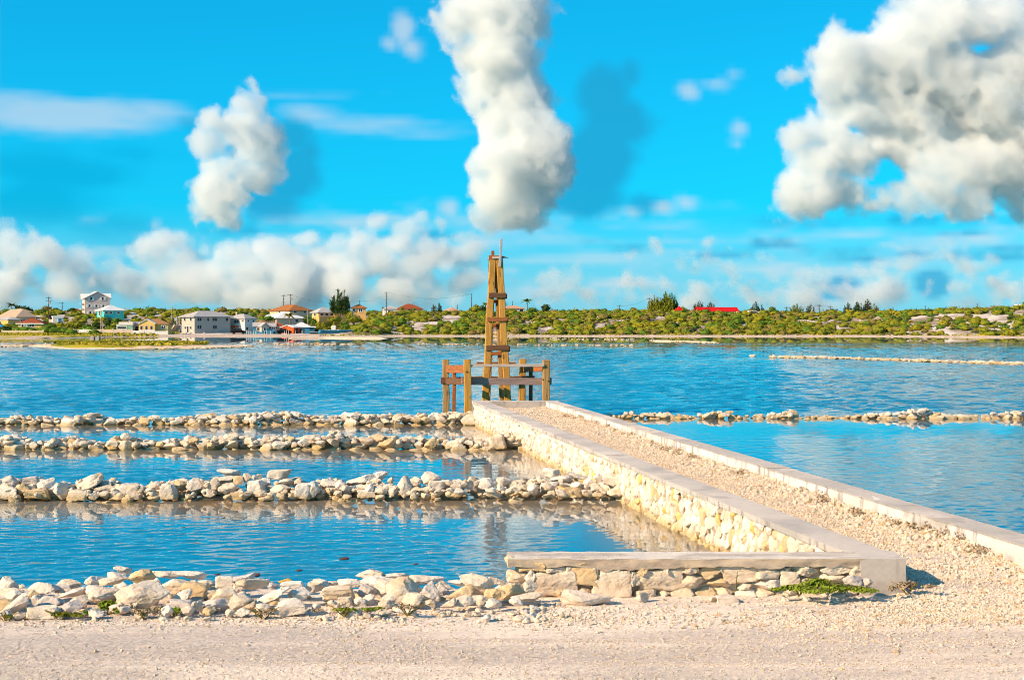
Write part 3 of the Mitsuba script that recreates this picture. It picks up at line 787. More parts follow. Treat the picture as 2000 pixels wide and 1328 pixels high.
def pebbles(pos, size, r, ico=False):
    bv, bf = (np.array(ICO.vertices), np.array(ICO.faces)) if ico else (OCT, OCF)
    n, k = len(pos), len(bv)
    v = bv[None] * (1 + r.uniform(-0.32, 0.32, (n, k, 1)))
    v = v * r.uniform(0.6, 1.15, (n, 1, 3)) * np.array([1, 1, 0.8])
    a = r.uniform(0, 6.283, n)
    t = r.normal(0, 0.5, n)
    ca, sa, ct, st = np.cos(a)[:, None], np.sin(a)[:, None], np.cos(t)[:, None], np.sin(t)[:, None]
    x, y, z = v[..., 0], v[..., 1], v[..., 2]
    y, z = y * ct - z * st, y * st + z * ct
    x, y = x * ca - y * sa, x * sa + y * ca
    v = np.stack([x, y, z], -1) * size[:, None, None] + pos[:, None]
    f = (bf[None] + (np.arange(n) * k)[:, None, None]).reshape(-1, 3)
    return v.reshape(-1, 3), f


r = np.random.default_rng(17)
walk_z = lambda X, Y: 0.455 + 0.05 * noise2(X, Y, 1.2, 81, 3) + 0.05 * mikit_step(0.5, 0.0, R_IN(Y) - X) - 0.03 * mikit_step(0.35, 0.0, X - L_IN(Y))
wy = np.linspace(14.2, FAR_Y, 150)
wt = np.linspace(-0.02, 1.02, 14)
WY, WT = np.meshgrid(wy, wt, indexing='ij')
WX = L_IN(WY) + (R_IN(WY) - L_IN(WY)) * WT
WZ = walk_z(WX, WY) - 0.14 * mikit_step(16.0, 14.2, WY)
i, j = np.meshgrid(np.arange(149), np.arange(13), indexing='ij')
q = i * 14 + j
put('causeway_path', (np.stack([WX, WY, WZ], -1).reshape(-1, 3), np.stack([q, q + 14, q + 15, q + 1], -1).reshape(-1, 4)), 'gravel_bed', smooth=True, kind='structure', label='path of loose pale gravel between the causeway walls')
n = 27000
Y = 14.0 + (FAR_Y - 14.0) * r.random(n) ** 1.5
X = L_IN(Y) + (R_IN(Y) - L_IN(Y)) * r.random(n)
s = r.uniform(0.009, 0.022, n) * (1 + (Y - 14) * 0.012)
gv = pebbles(np.stack([X, Y, walk_z(X, Y) - 0.14 * mikit_step(16.0, 14.2, Y) + s * 0.3], 1), s, r)
Y = 14.0 + 20 * r.random(900) ** 1.4
X = L_IN(Y) + (R_IN(Y) - L_IN(Y)) * (0.45 + 0.55 * r.random(900) ** 0.4)
s = r.uniform(0.02, 0.045, 900)
gv2 = pebbles(np.stack([X, Y, walk_z(X, Y) - 0.14 * mikit_step(16.0, 14.2, Y) + s * 0.3], 1), s, r, True)
put('gravel', (np.vstack([gv[0], gv2[0]]), np.vstack([gv[1], gv2[1] + len(gv[0])])), 'gravel', kind='stuff', label='loose pale crushed stone covering the causeway path', category='gravel')
# gravel on the road: a strip along the rocks, a fan at the right and thin bands
P, S = [], []


def strew(n, xr, yc, ysd, s0, s1, keep=None):
    X, Y = r.uniform(*xr, n), r.normal(yc, ysd, n)
    ok = (Y > 9.4) & ((Y < 14.1) | ((X > 3.68) & (Y < 15.8) & (X < R_IN(Y))))
    ok &= noise2(X, Y * 2.5, 1.3, 83, 3) > r.uniform(-0.32, 0.12, n)
    X, Y = X[ok], Y[ok]
    sz = s0 * (s1 / s0) ** (r.random(len(X)) ** 1.8)
    P.append(np.stack([X, Y, road_z(X, Y) + sz * 0.2], 1))
    S.append(sz)


strew(9000, (-5.2, 5.4), 13.05, 0.28, 0.006, 0.022)
strew(6000, (0.2, 5.4), 13.35, 0.35, 0.007, 0.026)
strew(5000, (2.2, 5.6), 13.2, 0.8, 0.006, 0.024)
strew(7000, (3.5, 5.4), 14.6, 0.7, 0.008, 0.030)
strew(6000, (-1.5, 5.2), 11.9, 0.3, 0.004, 0.014)
strew(4500, (-5.0, 5.0), 11.1, 0.3, 0.004, 0.012)
strew(9000, (-5.2, 5.2), 11.6, 1.3, 0.003, 0.010)
strew(700, (-5.2, 5.2), 11.6, 1.3, 0.010, 0.022)
v, f = pebbles(np.vstack(P), np.concatenate(S), r)
put('gravel', (v, f), 'gravel', kind='stuff', label='small pale stones strewn over the sandy road', category='gravel')
k = thing('loose_rock', 'single small orange brown stone lying on the sand near the lower edge of the road', 'rock')
put('body', MID[3], 'rock_ochre', k, to_world=stone_matrix(on(1646, 1312, 0.31) + [0, 0, 0.015], (0.042, 0.035, 0.035)))

r = np.random.default_rng(19)
for px, py, w, lab in ((497, 1122, 0.13, 'reddish brown patch of floating weed in the near pond, the one at the left'), (585, 1113, 0.08, 'small dark red patch of floating weed in the near pond'), (425, 1121, 0.07, 'small brownish patch of floating weed left of the others in the near pond'),
                       (672, 1090, 0.12, 'brownish patch of floating weed farther out in the near pond'), (812, 1101, 0.07, 'tiny dark patch of floating weed in the near pond, the one at the right')):
    k = thing('floating_weed', lab, 'weed')
    put('mat', SMALL_ROCKS[int(px) % 10], 'weed_red', k, smooth=True, to_world=stone_matrix(on(px, py, 0.004), (w, w * 1.6, 0.012)))

# ------------------------------------------------------------------ the wooden salt windmill tower and its frame
tw = thing('wooden_tower', 'tall narrow wooden tower of four leaning golden posts rising from the water behind the causeway', 'wooden tower')
CX, CY = at(968, 0, 45.6)[0], 45.6
ang = math.radians(5)
ux, uy = np.array([math.cos(ang), math.sin(ang), 0]), np.array([-math.sin(ang), math.cos(ang), 0])
cen = np.array([CX, CY, 0])
foot = {}
zt = at(0, 505, CY)[2]
for i, (sx, sy) in enumerate(((-1, -1), (1, -1), (-1, 1), (1, 1))):
    b = cen + ux * sx * (0.375 if sy < 0 else 0.27) + uy * sy * 0.40 + [0, 0, -0.3]
    t = cen + ux * sx * (0.105 if sy < 0 else 0.065) + uy * sy * 0.10 + [0, 0, zt - (0.02 if sy < 0 else 0.0)]
    foot[(sx, sy)] = (b, t)
    put('leg', bar(b, t, 0.195, 0.19, up=uy, bevel=0.18, wob=0.008, seg=10, seed=i), 'wood_gold' if sy < 0 else 'wood_dull', tw, smooth=30)


def leg_at(sx, sy, z):
    b, t = foot[(sx, sy)]
    return b + (t - b) * (z - b[2]) / (t[2] - b[2])


for i, (py, hh) in enumerate(((577, 0.145), (624, 0.12), (679, 0.16))):
    z = at(0, py, CY)[2]
    a, b = leg_at(-1, -1, z), leg_at(1, -1, z)
    put('crosspiece', bar(a - ux * 0.06 - uy * 0.125, b + ux * 0.125 - uy * 0.125, 0.06, hh, bevel=0.3, wob=0.006, seg=4, seed=20 + i), 'wood_brown' if i != 1 else 'wood_rust', tw, smooth=30)
    a, b = leg_at(1, -1, z - 0.03), leg_at(1, 1, z - 0.03)
    put('crosspiece', bar(a + ux * 0.125 - uy * 0.1, b + ux * 0.125 + uy * 0.1, 0.06, hh, bevel=0.3), 'wood_brown', tw, smooth=30)
    a, b = leg_at(-1, 1, z - 0.18), leg_at(1, 1, z - 0.18)
    put('crosspiece', bar(a - ux * 0.05 - uy * 0.13, b + ux * 0.1 - uy * 0.13, 0.06, 0.10, bevel=0.3), 'wood_rust', tw, smooth=30)
top0 = cen + [0, 0, zt]
for s in (-1, 1):
    put('side_board', bar(top0 + ux * s * 0.185 + uy * -0.05 + [0, 0, -0.42], top0 + ux * s * 0.165 + uy * -0.05 + [0, 0, -0.0], 0.07, 0.13, up=uy), 'metal_dark', tw, smooth=30)
put('cap_beam', bar(top0 + ux * -0.215 - uy * 0.14 + [0, 0, 0.01], top0 + ux * 0.16 - uy * 0.14 + [0, 0, 0.01], 0.13, 0.145, bevel=0.3), 'wood_rust', tw, smooth=30)
put('cap_beam', bar(top0 + ux * -0.19 + uy * 0.14 + [0, 0, 0.01], top0 + ux * 0.2 + uy * 0.14 + [0, 0, 0.01], 0.13, 0.14, bevel=0.3), 'wood_brown', tw, smooth=30)
put('top_post', bar(top0 + ux * -0.085 + [0, 0, -0.05], top0 + ux * -0.085 + [0, 0, 0.23], 0.09, 0.09, up=uy), 'wood_rust', tw, smooth=30)
shaft = put('shaft', bar(top0 + ux * -0.12 - uy * 0.22 + [0, 0, 0.015], top0 + ux * 0.12 - uy * 0.24 + [0, 0, 0.02], 0.05, 0.06), 'wood_pale', tw, smooth=30)
put('spike', tube([top0 + ux * 0.10 - uy * 0.22 + [0, 0, 0.03], top0 + ux * 0.22 - uy * 0.22 + [0, 0, 0.03], top0 + ux * 0.36 - uy * 0.22 + [0, 0, 0.01]], 0.055, 0.008), 'wood_brown', tw)
put('bolt', tube([top0 - ux * 0.215 - uy * 0.16 - [0, 0, 0.03], top0 - ux * 0.275 - uy * 0.16 - [0, 0, 0.03]], 0.016, 0.016), 'metal_grey', tw)
put('blade', bar(top0 + ux * 0.105 - uy * 0.27 + [0, 0, -0.24], top0 + ux * 0.145 - uy * 0.27 + [0, 0, 0.57], 0.075, 0.03, up=uy, bevel=0.5), 'metal_grey', tw, smooth=30, label='thin grey upright blade at the top of the tower')

fr = thing('timber_enclosure', 'low square frame of golden wooden posts and weathered rails around the tower foot', 'wooden frame')
YF, YB = 44.1, 46.9
posts = {'fl': (912.5, YF, 702, 0.20), 'fr': (1067, YF + 0.45, 703, 0.205), 'bl': (870.5, YB - 0.45, 702, 0.195), 'br': (1020.5, YB, 701, 0.195)}
pos = {}
for i, (n, (px, Y, py, w)) in enumerate(posts.items()):
    t = at(px, py, Y)
    b = t.copy()
    b[2] = -0.4
    b[0] += 0.02 * (-1) ** i
    pos[n] = t
    put('post', bar(b, t, w, w, up=uy, bevel=0.16, wob=0.006, seg=8, seed=40 + i), 'wood_gold' if n in ('fl', 'br') else 'wood_dull', fr, smooth=30)
for n, px, py, Y, m in (('l', 886.5, 729, 45.6, 'wood_rust'), ('r', 1036.5, 727, 46.2, 'wood_brown')):
    t = at(px, py - 10, Y)
    b = t.copy()
    b[2] = -0.4
    put('post', bar(b, t, 0.11, 0.11, up=uy, bevel=0.2, wob=0.004, seg=5, seed=50 if n == 'l' else 51), m, fr, smooth=30, label='thin brown post between two thicker ones')


def rail(px0, py0, Y0, px1, py1, Y1, w, h, m, seed, **kw):
    put('rail', bar(at(px0, py0, Y0), at(px1, py1, Y1), w, h, bevel=0.2, wob=0.006, seg=8, seed=seed), m, fr, smooth=30, **kw)


rail(919, 713.8, YF + 0.02, 1062, 713.8, YF + 0.36, 0.16, 0.075, 'wood_pale', 60, label='thin pale plank along the top of the frame')
rail(902, 744.5, YF + 0.14, 1077, 745, YF + 0.62, 0.07, 0.205, 'wood_grey', 61, label='wide grey weathered rail across the front of the frame')
rail(861, 743, YB - 0.58, 1044, 740, YB - 0.16, 0.08, 0.19, 'wood_brown', 62)
rail(873, 720.5, YB - 0.5, 911, 720.5, YF + 0.12, 0.09, 0.235, 'wood_rust', 63, label='reddish brown board with pale worn patches on the left side of the frame')
rail(1023, 719.5, YB - 0.05, 1066, 719.5, YF + 0.55, 0.09, 0.205, 'wood_rust', 64)
rail(868, 745, YB - 0.3, 911, 744, YF + 0.05, 0.08, 0.19, 'wood_brown', 65)
rail(931, 709, 46.35, 1006, 709, 46.62, 0.14, 0.06, 'wood_rust', 66)
for px, py, Y in ((921, 744, YF), (1060, 741, YF + 0.45), (877, 744, YB - 0.45), (911, 726, YF), (1071, 744, YF + 0.45)):
    put('bolt', tube([at(px, py, Y - 0.10), at(px, py, Y - 0.135)], 0.02, 0.02), 'metal_dark', fr)

# ------------------------------------------------------------------ the far shore and its low hill
def shore_y(X):
    a = X / 350 * 3000 + 1000                     # roughly the pixel column, used as the shore's own parameter
    return np.interp(a, [-1500, 0, 200, 240, 300, 420, 520, 620, 700, 760, 1000, 1500, 1700, 1800, 1900, 2100, 4000], [300, 300, 300, 345, 352, 352, 352, 350, 352, 364, 362, 356, 362, 350, 330, 322, 300]) + 5 * noise2(X, X * 0, 25, 91, 3)


def ridge_h(X):
    a = X / 437 * 3000 + 1000
    return np.interp(a, [-3000, 0, 300, 700, 800, 1000, 1100, 1300, 1500, 1700, 1800, 1900, 2000, 2200, 4500], [5.4, 5.4, 5.8, 5.4, 5.6, 5.5, 5.6, 5.9, 5.4, 5.4, 5.9, 6.7, 7.6, 8.2, 5.0])


def hill_z(X, Y):
    t = Y - shore_y(X)
    b = 1.6 * noise2(X, Y, 14, 93, 4) + 0.5 * noise2(X, Y, 4, 94, 3)
    right = 0.03 * np.clip(t, -30, 9) + ridge_h(X) * mikit_step(7, 74, t) ** 0.75 + b * mikit_step(8, 18, t) * (1 - 0.6 * mikit_step(55, 75, t)) - 1.2 * mikit_step(95, 200, t)
    left = 0.02 * np.clip(t, -30, 20) + 0.35 * mikit_step(15, 70, t) + (ridge_h(X) + 0.6) * mikit_step(75, 210, t) + 0.4 * b * mikit_step(60, 120, t) - 2 * mikit_step(230, 400, t)
    k = mikit_step(-46, -30, X)
    return left * (1 - k) + right * k - 0.02


xs = np.concatenate([np.linspace(-1500, -170, 24)[:-1], np.linspace(-170, 190, 300), np.linspace(190, 1500, 24)[1:]])
yr = np.concatenate([np.linspace(285, 470, 130), np.linspace(475, 900, 40)])
put('hill', grid(xs, yr, hill_z), 'hill_soil', smooth=True, kind='structure', label='low pale rocky hill on the far shore')


def spit(name, pts, half, h, m, label):
    """A low tongue of land from pts, in world metres, half as wide as half says at each point."""
    p = np.asarray(pts, float)
    s = np.linspace(0, 1, 60)
    cx, cy = np.interp(s, np.linspace(0, 1, len(p)), p[:, 0]), np.interp(s, np.linspace(0, 1, len(p)), p[:, 1])
    hw = np.interp(s, np.linspace(0, 1, len(half)), half)
    c = np.linspace(-1, 1, 15)
    X = cx[:, None] + 0 * c
    Y = cy[:, None] + hw[:, None] * c
    Y = Y + 1.5 * noise2(X, Y, 6, 95, 3)
    Z = -0.05 + h * (1 - c[None] ** 2) * np.minimum(1, np.minimum(s, 1 - s) * 14)[:, None] + 0.1 * noise2(X, Y, 3, 96, 3)
    i, j = np.meshgrid(np.arange(59), np.arange(14), indexing='ij')
    q = i * 15 + j
    put(name, (np.stack([X, Y, Z], -1).reshape(-1, 3), np.stack([q, q + 15, q + 16, q + 1], -1).reshape(-1, 4)), m, smooth=True, kind='structure', label=label)


spit('sand_spit', [on(-200, 676.5)[:2], on(60, 676)[:2], on(108, 675)[:2]], [2.5, 2, 1], 0.18, 'spit_sand', 'narrow pale sand spit in the water at the far left')
spit('sand_spit', [on(60, 676)[:2], on(100, 676)[:2], on(240, 676.5)[:2], on(330, 676.5)[:2], on(420, 676.5)[:2]], [2, 8, 26, 24, 7], 0.22, 'spit_sand', 'sandy rim of the low grassy island')
spit('grass_island', [on(106, 675.5)[:2], on(240, 675.5)[:2], on(330, 675.5)[:2], on(400, 675.5)[:2]], [6, 24, 22, 5], 0.62, 'grass_far', 'low island covered with yellow green grass')
spit('sand_spit', [on(250, 679.5)[:2], on(380, 679)[:2], on(440, 678)[:2], on(503, 677)[:2]], [3, 6, 5, 1.5], 0.3, 'spit_sand', 'reddish sand spit ending in dark pebbles')
spit('sand_spit', [on(560, 661.5)[:2], on(640, 660.5)[:2], on(760, 661.5)[:2]], [1.5, 4, 1.5], 0.35, 'spit_sand', 'thin low sand bar along the far shore')
spit('sand_spit', [on(1272, 666)[:2], on(1340, 668)[:2], on(1405, 670)[:2]], [2, 3, 2], 0.25, 'spit_sand', 'thin low pebble bar off the far shore right of the tower')


# ------------------------------------------------------------------ plants
def leafcloud(n, r, radii, leaf, seed_clumps=7, flat_=0.0, up=0.0):
    """Quads, leaf wide, gathered in clumps inside an ellipsoid."""
    cl = r.normal(0, 1, (seed_clumps, 3))
    cl = cl / np.linalg.norm(cl, axis=1, keepdims=True) * r.uniform(0.35, 0.85, (seed_clumps, 1))
    cl[:, 2] = np.abs(cl[:, 2]) * 0.9 - 0.15
    c = cl[r.integers(seed_clumps, size=n)] + r.normal(0, 0.27, (n, 3))
    nrm = np.linalg.norm(c, axis=1, keepdims=True)
    c = c / np.maximum(1, nrm / r.uniform(0.85, 1.08, (n, 1)))
    nn = c * 0.8 + r.normal(0, 0.5, (n, 3)) + [0, 0, 0.25 + up]
    nn /= np.linalg.norm(nn, axis=1, keepdims=True)
    a = np.cross(nn, r.normal(0, 1, (n, 3)))
    a /= np.linalg.norm(a, axis=1, keepdims=True) + 1e-9
    b = np.cross(nn, a)
    s = leaf * r.uniform(0.6, 1.25, (n, 1))
    c = c * np.asarray(radii)
    v = np.stack([c - a * s, c - b * s * 0.6, c + a * s, c + b * s * 0.6], 1).reshape(-1, 3)
    return v, (np.arange(n) * 4)[:, None] + np.array([0, 1, 2, 3])


def core(radii, seed, sub=2, k=0.8):
    m = icosphere(subdivisions=sub)
    v = np.array(m.vertices)
    v = v * (k + 0.5 * noise2(v[:, 0] + v[:, 2] * 0.7, v[:, 1] + v[:, 2], 0.6, seed, 3))[:, None]
    m.vertices = v * np.asarray(radii)
    return m


def tri(mesh):
    v, f = mesh
    return trimesh.Trimesh(v, np.vstack([f[:, [0, 1, 2]], f[:, [0, 2, 3]]]), process=False)


r = np.random.default_rng(21)
BUSH = [mikit.ply(cat([core((0.5, 0.5, 0.45), 300 + i, 1), tri(leafcloud(90, r, (0.5, 0.5, 0.5), 0.10))])) for i in range(8)]
BUSH_LOW = [cat([core((0.5, 0.5, 0.42), 320 + i, 0, 0.9), tri(leafcloud(32, r, (0.5, 0.5, 0.5), 0.13))]) for i in range(6)]
LEAF = ['leaf_olive', 'leaf_green', 'leaf_yellow', 'leaf_brown', 'leaf_dark']

BARE = [(690, 628, 14, 7), (722, 632, 8, 12), (795, 642, 36, 6), (770, 651, 26, 4), (840, 633, 26, 5), (885, 622, 22, 6), (884, 634, 17, 9), (874, 646, 18, 8), (960, 644, 30, 6), (1060, 645, 32, 7), (990, 652, 90, 3), (1098, 627, 12, 4),
        (1180, 637, 22, 7), (1205, 629, 14, 4), (1140, 641, 20, 4), (1290, 624, 12, 6), (1375, 641, 10, 5), (1430, 643, 10, 4), (1570, 629, 22, 4), (1610, 632, 10, 3), (1680, 629, 20, 4), (1720, 626, 16, 4), (1640, 641, 14, 3),
        (1800, 624, 18, 8), (1770, 640, 8, 6), (1825, 636, 14, 9), (1845, 648, 26, 5), (1885, 654, 30, 4), (1870, 617, 24, 5), (1930, 620, 18, 8), (1960, 622, 12, 8), (1990, 611, 12, 7), (1250, 633, 18, 4), (1480, 631, 10, 3), (1350, 655, 16, 3), (770, 656, 60, 3)]
THICK = [(1080, 1155, 640, 654), (1212, 1352, 638, 655), (1462, 1618, 640, 655), (1680, 1770, 638, 655), (855, 945, 636, 655), (1005, 1045, 642, 654), (700, 760, 636, 655), (1385, 1445, 642, 655), (780, 800, 640, 652)]


def bush_sites(n, xr, tr, size):
    X = r.uniform(*xr, n)
    Y = shore_y(X) + r.uniform(*tr, n)
    Z = hill_z(X, Y)
    px, py = project(X, Y, Z)
    s = size[0] * (size[1] / size[0]) ** r.random(n)
    bare = np.zeros(n, bool)
    for a, b, ra, rb in BARE:
        bare |= ((px - a) / ra) ** 2 + ((py - b) / rb) ** 2 < r.uniform(0.7, 1.15, n)
    return X, Y, Z, px, py, s, bare


keep = []
X, Y, Z, px, py, s, bare = bush_sites(4600, (-48, 175), (9.5, 84), (0.9, 3.3))
ok = ~bare & (px > 690)
for i in np.where(ok)[0]:
    keep.append((X[i], Y[i], Z[i], s[i], px[i]))
for x0, x1, y0, y1 in THICK:                       # the dense green thickets above the beach
    m = int((x1 - x0) * 0.42)
    for _ in range(m):
        p, q = r.uniform(x0, x1), r.uniform(y0, y1)
        Yb = np.interp(q, [636, 655], [395, 370])
        Xb = (p - 1000) / FOC * Yb
        if Yb < shore_y(np.array([Xb]))[0] + 8:
            continue
        keep.append((Xb, Yb, hill_z(np.array([Xb]), np.array([Yb]))[0], r.uniform(2.2, 3.8), p))
X, Y, Z, px, py, s, bare = bush_sites(1500, (-175, -40), (78, 235), (1.4, 3.6))
for i in range(1500):
    keep.append((X[i], Y[i], Z[i], s[i], px[i]))
keep.sort(key=lambda b: -b[3] / b[1])
SHRUB = {'leaf_olive': 'olive green shrub growing in the scrub on the far hill', 'leaf_green': 'fresh green shrub growing in the scrub on the far hill', 'leaf_yellow': 'yellowish shrub growing in the scrub on the far hill',
         'leaf_brown': 'brownish dry shrub growing in the scrub on the far hill', 'leaf_dark': 'dark green shrub growing in the scrub on the far hill'}
TINY = [cat([core((0.5, 0.5, 0.40), 340 + i, 0, 0.9), tri(leafcloud(14, r, (0.5, 0.5, 0.5), 0.15))]) for i in range(4)]
soft = {k: [] for k in LEAF}
X, Y, Z, px, py, s, bare = bush_sites(3000, (-48, 175), (9, 80), (0.6, 1.5))
for i in np.where(~bare & (px > 690))[0]:
    b = TINY[r.integers(4)].copy()
    b.apply_transform(move((X[i], Y[i], Z[i] + 0.08)) @ rotz(r.uniform(0, 6.28)) @ scl(s[i] * 1.4, s[i] * 1.4, s[i] * 0.6))
    soft[('leaf_olive', 'leaf_olive', 'leaf_brown', 'leaf_dark')[r.integers(4)]].append(b)
for i, (x, y, z, w, p) in enumerate(keep):
    f = noise2(np.array([x]), np.array([y]), 16, 97, 3)[0]
    m = LEAF[r.choice(5, p=[0.52, 0.30, 0.08, 0.08, 0.02])] if f < 0.05 else LEAF[r.choice(5, p=[0.52, 0.12, 0.12, 0.23, 0.01])]
    h = w * r.uniform(0.42, 0.72)
    M = move((x, y, z + h * 0.28)) @ rotz(r.uniform(0, 6.28)) @ scl(w, w, h)
    if i < 290:
        k = thing('shrub', SHRUB[m], 'shrub', 'shrubs on the far hill: ' + m[5:])
        put('crown', BUSH[r.integers(8)], m, k, to_world=M)
    else:
        b = BUSH_LOW[r.integers(6)].copy()
        b.apply_transform(M)
        soft[m].append(b)
for m, b in soft.items():
    put('scrub', cat(b), m, kind='stuff', label=SHRUB[m].replace('shrub growing in the scrub', 'low scrub covering the ground'), category='scrub')

# the green flat in front of the village
mx, my = np.linspace(-150, -88.5, 90), np.linspace(301, 366, 40)
put('meadow', grid(mx, my, lambda X, Y: hill_z(X, Y) + 0.09 - 0.5 * mikit_step(0.10, 0.22, np.abs(noise2(X, Y * 1.6, 30, 99, 4))) - 0.6 * mikit_step(5, 1, Y - shore_y(X) - 3) - 0.6 * mikit_step(-91, -88, X + 6 * noise2(X, Y, 8, 98, 2))), 'grass_far', smooth=True, kind='structure', label='flat green marsh in front of the village')

# grass on the flats and the island
def grass(n, place, m, label, hgt=0.5):
    x, y, z = place(n)
    k = len(x)
    a = r.uniform(0, 3.14, k)
    w, h = r.uniform(0.25, 0.7, k), hgt * r.uniform(0.5, 1.3, k)
    c = np.stack([x, y, z - 0.05], 1)
    d = np.stack([np.cos(a), np.sin(a), 0 * a], 1) * w[:, None] / 2
    t = c + np.stack([r.normal(0, 0.12, k), r.normal(0, 0.12, k), h], 1)
    v = np.stack([c - d, c + d, t + d * 0.35, t - d * 0.35], 1).reshape(-1, 3)
    put('grass', (v, (np.arange(k) * 4)[:, None] + np.array([0, 1, 2, 3])), m, kind='stuff', label=label, category='grass')


def island(n):
    p = r.uniform(108, 405, n)
    q = 676.5 + r.normal(0, 2.2, n)
    Y = EYE * FOC / (q - HOR)
    Xi = (p - 1000) / FOC * Y
    c0, hw = np.interp(p, [100, 240, 330, 410], [200, 195, 195, 195]), np.interp(p, [100, 240, 330, 410], [10, 24, 22, 6])
    ok = (np.abs(Y - c0 - 2) < hw * 0.8)
    return Xi[ok], Y[ok], 0.45 + 0 * Y[ok]


grass(5000, island, 'grass_far', 'yellow green grass covering the low island at the left', 0.22)


def flats(n):
    X = r.uniform(-170, -82, n)
    Y = shore_y(X) + r.uniform(4, 60, n)
    ok = noise2(X, Y * 0.6, 16, 98, 3) > -0.12
    X, Y = X[ok], Y[ok]
    return X, Y, hill_z(X, Y)


grass(9000, flats, 'grass_far', 'green marsh grass on the flat shore in front of the village', 0.35)


def strip(n):
    X = r.uniform(-45, 185, n)
    Y = shore_y(X) + r.uniform(8, 13, n)
    return X, Y, hill_z(X, Y)


grass(2500, strip, 'grass_far', 'thin line of low green plants along the far beach', 0.3)
for px_, py_, w in ((8, 652, 5), (35, 651, 4.5), (50, 651, 5), (62, 652, 4), (90, 652, 5.5), (105, 653, 5), (122, 653, 4), (140, 655, 3.5), (184, 654, 3.4), (16, 655, 4)):
    Y_ = 372 if px_ < 130 else 350
    p = at(px_, py_, Y_)
    gz = hill_z(p[:1], p[1:2])[0]
    k = thing('shrub', 'low dark green shrub standing in the grass of the flat shore at the left', 'shrub', 'shrubs in the marsh grass')
    put('crown', BUSH[r.integers(8)], 'leaf_dark' if px_ in (8, 16) else 'leaf_green', k, to_world=move((p[0], Y_, gz + w * 0.12)) @ scl(w, w, w * 0.55))


def tree(px, py, rx, ry, Y, m, label, trunk=True, n=260, leaf=0.11, stems=1, group=None):
    """A broad tree: crown of leaf clumps centred at the pixel, trunk and limbs down to the ground."""
    c = at(px, py, Y)
    a, b = rx * Y / FOC, ry * Y / FOC
    g = hill_z(c[:1], c[1:2])[0]
    k = thing('tree', label, 'tree', group)
    v = tri(leafcloud(n, r, (a, a, b), leaf * a + 0.1, 9))
    v = cat([v, core((a * 0.72, a * 0.72, b * 0.66), int(px), 2, 0.9)])
    v.apply_translation(c)
    put('crown', v, m, k)
    if trunk:
        base = np.array([c[0] + 0.1 * a, c[1], min(g, c[2] - b) - 0.2])
        put('trunk', tube([base, base * 0.5 + c * 0.5 + [0.05 * a, 0, 0], c], 0.13 * max(a, 1), 0.06 * a), 'bark', k)
        for s_ in (-1, 1):
            put('limb', tube([base * 0.45 + c * 0.55, c + [s_ * a * 0.35, 0, 0.0], c + [s_ * a * 0.6, 0, b * 0.3]], 0.07 * a, 0.02 * a), 'bark', k)
    return k


